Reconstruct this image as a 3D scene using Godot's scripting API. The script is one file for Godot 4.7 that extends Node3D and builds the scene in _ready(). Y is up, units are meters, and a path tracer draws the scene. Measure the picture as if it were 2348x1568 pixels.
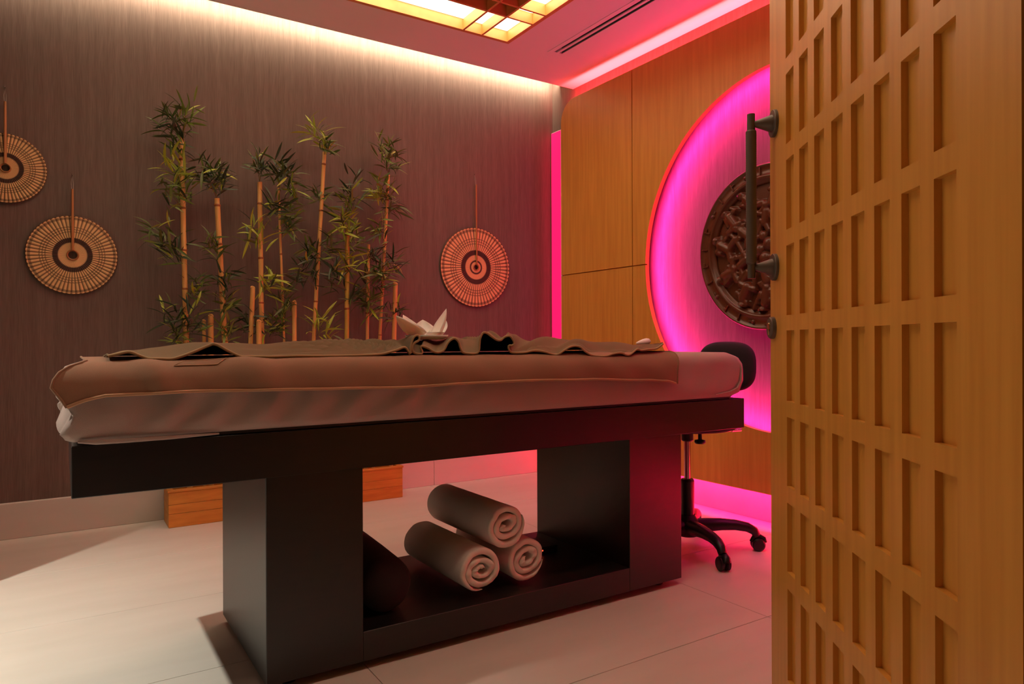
extends Node3D
# World: x along the bamboo wall, y up, -z towards the bamboo wall. Metres.

const CEIL := 2.424      # ceiling height
const XW := 2.71         # face of the wall behind the wood cladding
const DW := 3.695        # face of the bamboo wall (distance into the room)
const XP := 2.605        # face of the wood cladding
const SLOT := 3.475      # ceiling edge at the light cove
const PINK := Color(1.0, 0.16, 0.58)
const ROSE := Color(1.0, 0.24, 0.27)
const WARM := Color(1.0, 0.92, 0.80)
const AMBER := Color(1.0, 0.90, 0.76)

var org := Vector3.ZERO
var mats := {}
var taken := {}
var rng := RandomNumberGenerator.new()

# ---------------------------------------------------------------- helpers
func w(x: float, y: float, d: float) -> Vector3:
	return Vector3(x, y, -d)

func numbered(called: String) -> String:
	if not taken.has(called):
		taken[called] = 0
		return called
	taken[called] += 1
	return "%s_%03d" % [called, taken[called]]

func thing(called: String, label: String, category: String, base: Vector3, group := "") -> Node3D:
	var o := Node3D.new()
	o.name = numbered(called)
	add_child(o)
	o.position = base
	o.set_meta("label", label)
	o.set_meta("category", category)
	if group != "":
		o.set_meta("group", group)
	org = base
	return o

func structure(called: String, base := Vector3.ZERO) -> Node3D:
	var o := Node3D.new()
	o.name = called
	add_child(o)
	o.position = base
	o.set_meta("kind", "structure")
	org = base
	return o

func S(smooth := false) -> SurfaceTool:
	var st := SurfaceTool.new()
	st.begin(Mesh.PRIMITIVE_TRIANGLES)
	st.set_smooth_group(0 if smooth else -1)
	return st

func mesh_of(st: SurfaceTool, mat: Material) -> ArrayMesh:
	st.generate_normals()
	var m := st.commit()
	m.surface_set_material(0, mat)
	return m

func put(m: Mesh, called: String, parent: Node, at := Transform3D.IDENTITY) -> MeshInstance3D:
	var o := MeshInstance3D.new()
	o.mesh = m
	o.name = called
	o.transform = at
	o.cast_shadow = GeometryInstance3D.SHADOW_CASTING_SETTING_ON
	parent.add_child(o, true)
	return o

func part(st: SurfaceTool, called: String, mat: Material, parent: Node) -> MeshInstance3D:
	return put(mesh_of(st, mat), called, parent)

func tri(st: SurfaceTool, a: Vector3, b: Vector3, c: Vector3) -> void:
	st.add_vertex(a - org)
	st.add_vertex(b - org)
	st.add_vertex(c - org)

# a flat polygon (convex), turned so that its front looks along out
func face(st: SurfaceTool, pts: Array, out: Vector3) -> void:
	var n := Vector3.ZERO
	for i in range(1, pts.size() - 1):
		n += (pts[i] - pts[0]).cross(pts[i + 1] - pts[0])
	for i in range(1, pts.size() - 1):
		if n.dot(out) > 0.0:
			tri(st, pts[0], pts[i + 1], pts[i])
		else:
			tri(st, pts[0], pts[i], pts[i + 1])

# box between two corners with chamfered edges; t places it
func box(st: SurfaceTool, a: Vector3, b: Vector3, ch := 0.0, t := Transform3D.IDENTITY) -> void:
	var lo := a.min(b)
	var hi := a.max(b)
	var c := (lo + hi) * 0.5
	var h := (hi - lo) * 0.5
	var at := func(s: Vector3, ax: int) -> Vector3:
		var v := Vector3.ZERO
		for k in 3:
			v[k] = s[k] * (h[k] if k == ax else h[k] - ch)
		return t * (c + v)
	for ax in 3:
		var u := (ax + 1) % 3
		var v := (ax + 2) % 3
		for sg in [-1.0, 1.0]:
			var ring := []
			for q in [[-1.0, -1.0], [1.0, -1.0], [1.0, 1.0], [-1.0, 1.0]]:
				var s := Vector3.ZERO
				s[ax] = sg
				s[u] = q[0]
				s[v] = q[1]
				ring.append(at.call(s, ax))
			var o := Vector3.ZERO
			o[ax] = sg
			face(st, ring, t.basis * o)
	if ch <= 0.0:
		return
	for ax in 3:
		var u := (ax + 1) % 3
		var v := (ax + 2) % 3
		for su in [-1.0, 1.0]:
			for sv in [-1.0, 1.0]:
				var s0 := Vector3.ZERO
				s0[u] = su
				s0[v] = sv
				s0[ax] = -1.0
				var s1 := s0
				s1[ax] = 1.0
				var o := Vector3.ZERO
				o[u] = su
				o[v] = sv
				face(st, [at.call(s0, u), at.call(s1, u), at.call(s1, v), at.call(s0, v)], t.basis * o)
	for sx in [-1.0, 1.0]:
		for sy in [-1.0, 1.0]:
			for sz in [-1.0, 1.0]:
				var s := Vector3(sx, sy, sz)
				face(st, [at.call(s, 0), at.call(s, 1), at.call(s, 2)], t.basis * s)

func tube(st: SurfaceTool, pts: Array, radii: Array, seg := 8, caps := true, squash := 1.0) -> void:
	var n := pts.size()
	var rings := []
	var up := Vector3(0.31, 0.9, 0.2).normalized()
	for i in n:
		var d: Vector3 = (pts[mini(i + 1, n - 1)] - pts[maxi(i - 1, 0)]).normalized()
		var side := up.cross(d)
		if side.length() < 0.05:
			side = Vector3(1, 0.2, 0.1).cross(d)
		side = side.normalized()
		var nrm := d.cross(side).normalized()
		up = nrm
		var r: float = radii[mini(i, radii.size() - 1)]
		var ring := []
		for k in seg:
			var a := TAU * k / seg
			ring.append(pts[i] + side * cos(a) * r + nrm * sin(a) * r * squash)
		rings.append(ring)
	st.set_smooth_group(0)
	for i in n - 1:
		for k in seg:
			var k2 := (k + 1) % seg
			var a: Vector3 = rings[i][k]
			var b: Vector3 = rings[i][k2]
			var c: Vector3 = rings[i + 1][k2]
			var d: Vector3 = rings[i + 1][k]
			face(st, [a, b, c, d], (a + b + c + d) * 0.25 - (pts[i] + pts[i + 1]) * 0.5)
	if caps:
		st.set_smooth_group(-1)
		face(st, rings[0], pts[0] - pts[1])
		face(st, rings[n - 1], pts[n - 1] - pts[n - 2])

# profile of (radius, height) turned about the y axis of t
func lathe(st: SurfaceTool, t: Transform3D, profile: Array, seg := 24, sharp := false) -> void:
	for i in profile.size() - 1:
		st.set_smooth_group(i + 1 if sharp else 0)
		var p: Vector2 = profile[i]
		var q: Vector2 = profile[i + 1]
		var o2 := Vector2(q.y - p.y, p.x - q.x)
		for k in seg:
			var a0 := TAU * k / seg
			var a1 := TAU * (k + 1) / seg
			var ring := []
			for e in [[p, a0], [p, a1], [q, a1], [q, a0]]:
				ring.append(t * Vector3(e[0].x * cos(e[1]), e[0].y, e[0].x * sin(e[1])))
			if p.x < 1e-6:
				ring.remove_at(1)
			elif q.x < 1e-6:
				ring.remove_at(3)
			var am := (a0 + a1) * 0.5
			face(st, ring, t.basis * Vector3(o2.x * cos(am), o2.y, o2.x * sin(am)))

# smooth grid of f(i, j); col(i, j) gives vertex colours; flip turns the front round
func grid(st: SurfaceTool, nu: int, nv: int, f: Callable, flip := false, col = null, wrap := false) -> void:
	var p := []
	var cs := []
	for i in nu:
		var row := PackedVector3Array()
		var crow := PackedColorArray()
		for j in nv:
			row.append(f.call(i, j))
			if col != null:
				crow.append(col.call(i, j))
		p.append(row)
		cs.append(crow)
	st.set_smooth_group(0)
	for i in (nu if wrap else nu - 1):
		var i2 := (i + 1) % nu
		for j in nv - 1:
			var ids := [[i, j], [i2, j], [i2, j + 1], [i, j], [i2, j + 1], [i, j + 1]]
			if flip:
				ids = [[i, j], [i2, j + 1], [i2, j], [i, j], [i, j + 1], [i2, j + 1]]
			for e in ids:
				if col != null:
					st.set_color(cs[e[0]][e[1]])
				st.add_vertex(p[e[0]][e[1]] - org)

# polygon with thickness: outline in 2D, to3 maps (u, v, depth)
func slab(st: SurfaceTool, outline: PackedVector2Array, to3: Callable, d0: float, d1: float) -> void:
	var t := Geometry2D.triangulate_polygon(outline)
	var nf: Vector3 = to3.call(0.0, 0.0, d1) - to3.call(0.0, 0.0, d0)
	for i in range(0, t.size(), 3):
		for dd in [d0, d1]:
			var f := []
			for k in 3:
				f.append(to3.call(outline[t[i + k]].x, outline[t[i + k]].y, dd))
			face(st, f, nf if dd == d1 else -nf)
	var cw := Geometry2D.is_polygon_clockwise(outline)
	for i in outline.size():
		var a := outline[i]
		var b := outline[(i + 1) % outline.size()]
		var e := b - a
		var o := Vector2(e.y, -e.x) * (-1.0 if cw else 1.0)
		var o3: Vector3 = to3.call(o.x, o.y, 0.0) - to3.call(0.0, 0.0, 0.0)
		face(st, [to3.call(a.x, a.y, d0), to3.call(b.x, b.y, d0), to3.call(b.x, b.y, d1), to3.call(a.x, a.y, d1)], o3)

func rect2(x0: float, y0: float, x1: float, y1: float) -> PackedVector2Array:
	return PackedVector2Array([Vector2(x0, y0), Vector2(x1, y0), Vector2(x1, y1), Vector2(x0, y1)])

func curve_at(pts: PackedFloat32Array, x: float) -> float:
	var n := pts.size() / 2
	if x <= pts[0]:
		return pts[1]
	for i in n - 1:
		if x <= pts[2 * i + 2]:
			var t := (x - pts[2 * i]) / maxf(pts[2 * i + 2] - pts[2 * i], 1e-6)
			t = t * t * (3.0 - 2.0 * t)
			return lerpf(pts[2 * i + 1], pts[2 * i + 3], t)
	return pts[2 * n - 1]

# ---------------------------------------------------------------- lights
func area(called: String, at: Vector3, towards: Vector3, along: Vector3, sx: float, sy: float, col: Color, energy: float, parent: Node) -> void:
	var l := AreaLight3D.new()
	l.name = called
	parent.add_child(l, true)
	l.area_size = Vector2(sx, sy)
	l.area_normalize_energy = true
	l.light_color = col
	l.light_energy = energy
	l.shadow_enabled = true
	l.area_range = 8.0
	l.area_attenuation = 2.0
	var z := -towards.normalized()
	var x := along.normalized()
	l.transform = Transform3D(Basis(x, z.cross(x).normalized(), z), at - (parent.position if parent is Node3D and parent != self else Vector3.ZERO))

# ---------------------------------------------------------------- materials
func noise_texture(seed_value: int, wpx: int, hpx: int, freq: float, lo: Color, hi: Color, octaves := 3, coarse := 0.0) -> ImageTexture:
	var n := FastNoiseLite.new()
	n.seed = seed_value
	n.noise_type = FastNoiseLite.TYPE_SIMPLEX_SMOOTH
	n.frequency = freq
	n.fractal_octaves = octaves
	var im := n.get_seamless_image(wpx, hpx)
	var im2: Image = null
	if coarse > 0.0:
		n.seed = seed_value + 7
		n.frequency = freq * 0.12
		im2 = n.get_seamless_image(wpx, hpx)
	var o := Image.create(wpx, hpx, false, Image.FORMAT_RGB8)
	for y in hpx:
		for x in wpx:
			var v := im.get_pixel(x, y).r
			if im2:
				v = v * (1.0 - coarse) + im2.get_pixel(x, y).r * coarse
			o.set_pixel(x, y, lo.lerp(hi, v))
	return ImageTexture.create_from_image(o)

func plain(col: Color, rough := 0.6, metal := 0.0) -> StandardMaterial3D:
	var m := StandardMaterial3D.new()
	m.albedo_color = col
	m.roughness = rough
	m.metallic = metal
	return m

func textured(tex: Texture2D, rough: float, scale3: Vector3, world := true) -> StandardMaterial3D:
	var m := StandardMaterial3D.new()
	m.albedo_texture = tex
	m.roughness = rough
	m.uv1_triplanar = true
	m.uv1_world_triplanar = world
	m.uv1_scale = scale3
	m.uv1_triplanar_sharpness = 6.0
	return m

func relief(m: StandardMaterial3D, tex: Texture2D, cm: float) -> StandardMaterial3D:
	m.heightmap_enabled = true
	m.heightmap_texture = tex
	m.heightmap_scale = cm
	return m

func glow(col: Color, energy: float) -> StandardMaterial3D:
	var m := plain(col, 0.5)
	m.emission_enabled = true
	m.emission = col
	m.emission_energy_multiplier = energy
	return m

func make_materials() -> void:
	var fib := noise_texture(3, 1024, 256, 0.22, Color8(90, 74, 66), Color8(126, 107, 97), 2, 0.35)
	mats.wallpaper = textured(fib, 0.85, Vector3(1.3, 0.16, 1.3))
	var oak := noise_texture(11, 1024, 256, 0.035, Color8(208, 142, 58), Color8(234, 172, 80), 4, 0.3)
	mats.oak = textured(oak, 0.38, Vector3(1, 0.2, 1))
	mats.door_oak = textured(oak, 0.34, Vector3(1, 0.2, 1), false)
	var pine := noise_texture(17, 512, 512, 0.02, Color8(192, 116, 40), Color8(226, 152, 62), 3, 0.3)
	mats.planter = textured(pine, 0.5, Vector3(0.5, 3.0, 3.0))
	mats.lamp_wood = textured(noise_texture(19, 512, 512, 0.02, Color8(200, 132, 66), Color8(222, 160, 90), 3, 0.3), 0.5, Vector3(1, 1, 1))
	var weng := noise_texture(23, 512, 512, 0.03, Color8(18, 12, 11), Color8(27, 18, 16), 3)
	mats.wenge = textured(weng, 0.36, Vector3(0.5, 3.0, 3.0))
	mats.wenge.metallic_specular = 0.55
	var tile := noise_texture(31, 512, 512, 0.012, Color8(204, 196, 186), Color8(211, 203, 194), 4)
	mats.tile = textured(tile, 0.5, Vector3(0.3, 1, 1.2))
	mats.grout = plain(Color8(120, 108, 98), 0.9)
	mats.plaster = plain(Color8(238, 229, 221), 0.9)
	var pile := noise_texture(41, 512, 512, 0.18, Color8(236, 236, 236), Color8(255, 255, 255), 2)
	var cloth := func(c: Color, cm: float) -> StandardMaterial3D:
		var m := textured(pile, 0.95, Vector3(5, 5, 5))
		m.albedo_color = c
		m.rim_enabled = true
		m.rim = 0.35
		return relief(m, pile, cm)
	mats.sheet = cloth.call(Color8(176, 154, 146), 0.08)
	mats.towel_brown = cloth.call(Color8(150, 112, 88), 0.12)
	mats.hem_brown = cloth.call(Color8(186, 142, 108), 0.1)
	mats.blanket = cloth.call(Color8(112, 90, 60), 0.1)
	mats.hem_blanket = cloth.call(Color8(172, 142, 104), 0.1)
	mats.white_towel = cloth.call(Color8(240, 224, 214), 0.25)
	mats.dark_cloth = cloth.call(Color8(34, 24, 22), 0.15)
	mats.petal = plain(Color8(250, 243, 236), 0.6)
	mats.petal.subsurf_scatter_enabled = true
	mats.petal.subsurf_scatter_strength = 0.2
	mats.black = plain(Color8(20, 18, 18), 0.6)
	mats.black_cloth = plain(Color8(28, 27, 30), 0.85)
	mats.plastic = plain(Color8(18, 16, 17), 0.4)
	mats.chrome = plain(Color8(190, 188, 186), 0.22, 1.0)
	mats.bronze = plain(Color8(104, 92, 82), 0.5, 0.4)
	mats.brass = plain(Color8(190, 160, 110), 0.3, 0.9)
	mats.carved = plain(Color8(100, 54, 32), 0.3)
	var culm := noise_texture(53, 256, 256, 0.03, Color8(208, 150, 82), Color8(230, 178, 108), 3)
	mats.culm = textured(culm, 0.4, Vector3(8, 1, 8))
	mats.culm_green = textured(noise_texture(54, 256, 256, 0.03, Color8(186, 146, 58), Color8(208, 170, 80), 3), 0.4, Vector3(8, 1, 8))
	mats.node = plain(Color8(150, 84, 34), 0.5)
	mats.twig = plain(Color8(110, 92, 48), 0.6)
	mats.leaves = [plain(Color8(116, 132, 48), 0.45), plain(Color8(56, 68, 36), 0.45), plain(Color8(166, 178, 52), 0.45), plain(Color8(86, 100, 42), 0.45)]  # the darkest green puts shade into the leaf colour
	for m in mats.leaves:
		m.backlight_enabled = true
		m.backlight = m.albedo_color * 0.3
	mats.duct = plain(Color8(120, 120, 122), 0.6, 0.3)
	mats.soil = plain(Color8(52, 38, 28), 0.95)
	mats.fan = plain(Color(1, 1, 1), 0.7)
	mats.fan.vertex_color_use_as_albedo = true
	mats.fan_stick = plain(Color8(170, 108, 58), 0.5)
	mats.cord = plain(Color8(96, 62, 40), 0.7)
	mats.wire = plain(Color8(170, 160, 150), 0.4, 0.6)

# ---------------------------------------------------------------- the scene
func _ready() -> void:
	rng.seed = 20240
	# camera, environment, exposure
	var cam := Camera3D.new()
	cam.name = "camera"
	add_child(cam)
	cam.transform = Transform3D(Basis(Vector3(0.839876, -0.003603, 0.542766), Vector3(0.003593, 0.999993, 0.001079), Vector3(-0.542766, 0.001044, 0.839883)).orthonormalized(), Vector3(0, 0.84, 0))
	cam.fov = 52.24
	cam.near = 0.02
	cam.current = true
	var we := WorldEnvironment.new()
	var env := Environment.new()
	env.background_mode = Environment.BG_COLOR
	env.background_color = Color(0, 0, 0)
	env.tonemap_mode = Environment.TONE_MAPPER_LINEAR
	env.tonemap_exposure = 1.0
	env.sdfgi_enabled = true
	env.ssao_enabled = true
	env.ssil_enabled = true
	we.environment = env
	add_child(we)
	make_materials()
	build_lights()
	build_room()
	build_cladding()
	build_door()
	build_table()
	build_cloths()
	build_towels()
	build_planter()
	build_stool()
	build_fans()
	build_medallion()
	build_lamp_and_vent()
	build_flower()

func build_lights() -> void:
	# warm cove along the bamboo wall
	var c := thing("cove_light", "warm white strip light hidden in the ceiling slot above bamboo wall", "strip light", w(1.14, CEIL + 0.1, 3.55))
	var st := S()
	box(st, w(-0.40, CEIL + 0.105, 3.610), w(2.69, CEIL + 0.125, 3.635), 0.002)
	part(st, "profile", mats.plaster, c)
	st = S()
	box(st, w(-0.40, CEIL + 0.100, 3.615), w(2.69, CEIL + 0.105, 3.630))
	part(st, "diffuser", glow(WARM, 1.0), c)
	for k in 4:
		area("cove_lamp", w(-0.40 + 3.09 * (k + 0.5) / 4.0, CEIL + 0.098, 3.622), Vector3(0, -0.35, -1), Vector3(1, 0, 0), 3.09 / 4.0, 0.012, WARM, 0.78, c)
	# recessed downlight over the entrance side, outside the picture
	var d := thing("downlight", "small round recessed downlight in the ceiling of the entrance side", "downlight", w(-1.18, CEIL, 2.03))
	st = S()
	lathe(st, Transform3D(Basis.IDENTITY, w(-1.18, CEIL, 2.03)), [Vector2(0.035, 0.0), Vector2(0.035, -0.006), Vector2(0.05, -0.004), Vector2(0.052, 0.0)], 24, true)
	part(st, "ring", mats.plaster, d)
	st = S()
	lathe(st, Transform3D(Basis.IDENTITY, w(-1.18, CEIL - 0.001, 2.03)), [Vector2(0.0, 0.0), Vector2(0.034, 0.0)], 24)
	part(st, "lens", glow(WARM, 2.0), d)
	var sp := SpotLight3D.new()
	sp.name = "downlight_lamp"
	d.add_child(sp)
	sp.position = Vector3(0, -0.012, 0)
	sp.rotation_degrees = Vector3(-90, 0, 0)
	sp.light_color = Color(1.0, 0.98, 0.91)
	sp.light_energy = 9.0
	sp.light_size = 0.025
	sp.spot_angle = 48.0
	sp.spot_angle_attenuation = 0.9
	sp.spot_range = 8.0
	sp.spot_attenuation = 2.0
	sp.shadow_enabled = true
	# pink strips behind the cladding, one per edge
	var edges := [
		["top", w(XP + 0.033, 2.281, 1.92), Vector3(0.35, 1, 0), Vector3(0, 0, 1), 3.0, 3.9, ROSE],
		["bottom", w(XP + 0.033, 0.195, 1.92), Vector3(0.5, -1, 0), Vector3(0, 0, 1), 3.0, 5.6, Color(1.0, 0.06, 0.26)],
	]
	var names := {"top": "pink strip light glowing behind the top edge of wood wall panels", "bottom": "pink strip light glowing behind the lower edge of wood wall panels"}
	for e in edges:
		var s := thing("strip_light", names[e[0]], "strip light", e[1], "pink strip lights behind the wood panels")
		st = S()
		var a: Vector3 = e[3] * e[4] * 0.5
		var o: Vector3 = e[2].normalized()
		var side := o.cross(e[3]).normalized() * 0.004
		box(st, e[1] - a - side - o * 0.006, e[1] + a + side - o * 0.002)
		part(st, "diffuser", glow(e[6], 1.5), s)
		area("strip_lamp", e[1], o, e[3], e[4], 0.008, e[6], e[5], s)
	# upright glowing profile between the room corner and the cladding
	var u0 := thing("light_profile", "upright pink light profile glowing in the room corner beside wood panels", "strip light", w(XW, 0.20, 3.64), "pink strip lights behind the wood panels")
	st = S()
	box(st, w(XW - 0.010, 0.20, 3.585), w(XW, 2.20, 3.694), 0.002)
	part(st, "housing", mats.plaster, u0)
	st = S()
	box(st, w(XW - 0.0125, 0.205, 3.592), w(XW - 0.010, 2.195, 3.692), 0.001)
	part(st, "diffuser", glow(Color(1.0, 0.10, 0.40), 1.0), u0)
	area("profile_lamp", w(XW - 0.014, 1.20, 3.633), Vector3(-1, 0, 0), Vector3(0, 1, 0), 1.98, 0.08, Color(1.0, 0.10, 0.34), 0.14, u0)
	var r := thing("ring_light", "pink ring light glowing behind the round opening in wood wall", "ring light", w(XP + 0.033, 1.2416, 1.917), "pink strip lights behind the wood panels")
	st = S(true)
	var ring := []
	for k in 49:
		var t := TAU * k / 48.0
		ring.append(w(XP + 0.031, 1.2416 + sin(t) * 0.832, 1.917 + cos(t) * 0.832))
	tube(st, ring, [0.004], 6, false)
	part(st, "tube", glow(PINK, 1.5), r)
	for k in 36:
		var t := TAU * (k + 0.5) / 36.0
		var u := Vector3(0, sin(t), -cos(t))
		area("ring_lamp", Vector3(XP + 0.038, 1.2416, -1.917) + u * 0.828, -u + Vector3(0.8, 0, 0), Vector3(0, cos(t), sin(t)), 0.143, 0.008, PINK, 0.155, r)

func build_room() -> void:
	# floor: base and separate tiles
	var f := structure("floor")
	var st := S()
	box(st, w(-2.35, -0.12, -1.3), w(2.92, -0.012, 3.85))
	part(st, "screed", mats.grout, f)
	var xs := [-2.28, -1.62, -0.48, 0.66, 1.80, 2.745]
	var ds := [-1.3, -0.92, -0.35, 0.22, 0.79, 1.36, 1.929, 2.497, 3.066, DW]
	for i in xs.size() - 1:
		for j in ds.size() - 1:
			st = S()
			box(st, w(xs[i] + 0.0009, -0.012, ds[j] + 0.0009), w(xs[i + 1] - 0.0009, 0.0, ds[j + 1] - 0.0009), 0.0006)
			part(st, "tile", mats.tile, f)
	# bamboo wall and its tiled baseboard
	var b := structure("wall_back")
	st = S()
	box(st, w(-2.35, 0.0, DW), w(2.92, CEIL + 0.3, DW + 0.15))
	part(st, "wallpaper", mats.wallpaper, b)
	var bb := structure("baseboard_back")
	for s in [[-0.42, 0.69], [0.69, 1.828], [1.828, 2.745]]:
		st = S()
		box(st, w(s[0] + 0.0008, 0.0, DW - 0.022), w(s[1] - 0.0008, 0.154, DW), 0.002)
		part(st, "tile", mats.tile, bb)
	# projecting wall at the entrance end, outside the picture
	var l := structure("wall_left")
	st = S()
	box(st, w(-2.35, 0.0, 0.30), w(-2.20, CEIL, 2.81))
	box(st, w(-2.35, 0.0, 2.81), w(-0.42, CEIL + 0.3, DW))
	part(st, "wallpaper", mats.wallpaper, l)
	# wall with the doorway, camera side
	var n := structure("wall_front")
	st = S()
	box(st, w(-2.35, 0.0, 0.15), w(-0.22, CEIL, 0.30))
	box(st, w(0.83, 0.0, 0.15), w(2.85, CEIL, 0.30))
	box(st, w(-0.22, 2.12, 0.15), w(0.83, CEIL, 0.30))
	part(st, "wallpaper", mats.wallpaper, n)
	var t := structure("trim_1")
	st = S()
	box(st, w(0.812, 0.0, 0.14), w(0.83, 2.12, 0.305), 0.001)
	part(st, "jamb", mats.oak, t)
	st = S()
	box(st, w(-0.22, 0.0, 0.14), w(-0.20, 2.12, 0.305), 0.001)
	part(st, "jamb", mats.oak, t)
	st = S()
	box(st, w(-0.20, 2.10, 0.14), w(0.812, 2.12, 0.305), 0.001)
	part(st, "head", mats.oak, t)
	# corridor behind the camera
	var c := structure("wall_corridor")
	st = S()
	box(st, w(-2.35, 0.0, -1.45), w(2.85, CEIL, -1.3))
	box(st, w(-2.35, 0.0, -1.3), w(-2.28, CEIL, 0.15))
	box(st, w(2.78, 0.0, -1.3), w(2.85, CEIL, 0.15))
	part(st, "wallpaper", mats.wallpaper, c)
	# ceiling with its openings
	var k := structure("ceiling")
	st = S()
	var top := CEIL + 0.16
	var lx0 := 0.14
	var lx1 := 2.0
	var ld0 := 1.10
	var ld1 := 3.12
	box(st, w(-2.35, CEIL, -1.45), w(lx0, top, SLOT))
	box(st, w(lx0, CEIL, -1.45), w(lx1, top, ld0))
	box(st, w(lx0, CEIL, ld1), w(lx1, top, SLOT))
	box(st, w(lx1, CEIL, -1.45), w(2.262, top, SLOT))
	box(st, w(2.262, CEIL, -1.45), w(2.328, top, 0.85))
	box(st, w(2.262, CEIL, 3.08), w(2.328, top, SLOT))
	box(st, w(2.328, CEIL, -1.45), w(2.85, top, SLOT))
	part(st, "plaster", mats.plaster, k)
	st = S()
	box(st, w(-2.35, top, -1.45), w(2.85, top + 0.14, DW))
	part(st, "upper_slab", mats.plaster, k)

func build_cladding() -> void:
	var c := structure("wall_right")
	var st := S()
	box(st, w(XW, 0.20, 0.15), w(2.92, CEIL + 0.3, DW))
	part(st, "wallpaper", mats.wallpaper, c)
	st = S()
	box(st, w(2.745, 0.0, 0.15), w(2.92, 0.1998, DW))
	part(st, "recessed_base", mats.tile, c)
	var y0 := 0.163
	var y1 := 2.3112
	var d0 := 0.372
	var d1 := 3.4635
	var jy := 1.2456
	var ja := 2.824
	var jb := 1.010
	var to3 := func(d: float, y: float, x: float) -> Vector3: return w(x, y, d)
	var hole := PackedVector2Array()
	for k in 128:
		var t := TAU * k / 128.0
		hole.append(Vector2(1.917 + cos(t) * 0.807, 1.2416 + sin(t) * 0.807))
	var outer := PackedVector2Array()
	var rr := 0.13
	for q in [[d0 + rr, y0 + rr, PI], [d1 - rr, y0 + rr, 1.5 * PI], [d1 - rr, y1 - rr, 0.0], [d0 + rr, y1 - rr, 0.5 * PI]]:
		for k in 11:
			var t: float = q[2] + 0.5 * PI * k / 10.0
			outer.append(Vector2(q[0] + cos(t) * rr, q[1] + sin(t) * rr))
	var g := 0.003
	var cells := [[d0 - 1, y0 - 1, jb - g, jy - g], [d0 - 1, jy + g, jb - g, y1 + 1], [jb + g, y0 - 1, ja - g, jy - g], [jb + g, jy + g, ja - g, y1 + 1], [ja + g, y0 - 1, d1 + 1, jy - g], [ja + g, jy + g, d1 + 1, y1 + 1]]
	for q in cells:
		for shape in Geometry2D.intersect_polygons(outer, rect2(q[0], q[1], q[2], q[3])):
			for piece in Geometry2D.clip_polygons(shape, hole):
				st = S()
				slab(st, piece, to3, XP + 0.014, XP)
				part(st, "veneer_panel", mats.oak, c)
	# board behind the veneer, in two halves round the hole
	st = S()
	for q in [[d0 - 1, y0 - 1, d1 + 1, 1.2416], [d0 - 1, 1.2416, d1 + 1, y1 + 1]]:
		for shape in Geometry2D.intersect_polygons(outer, rect2(q[0], q[1], q[2], q[3])):
			for piece in Geometry2D.clip_polygons(shape, hole):
				slab(st, piece, to3, XP + 0.026, XP + 0.014)
	part(st, "backing_board", mats.oak, c)
	# battens that hold the board off the wall
	for dd in [0.75, 3.1]:
		st = S()
		box(st, w(XP + 0.026, 0.35, dd), w(XW, 2.1, dd + 0.04))
		part(st, "batten", mats.oak, c)

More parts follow.
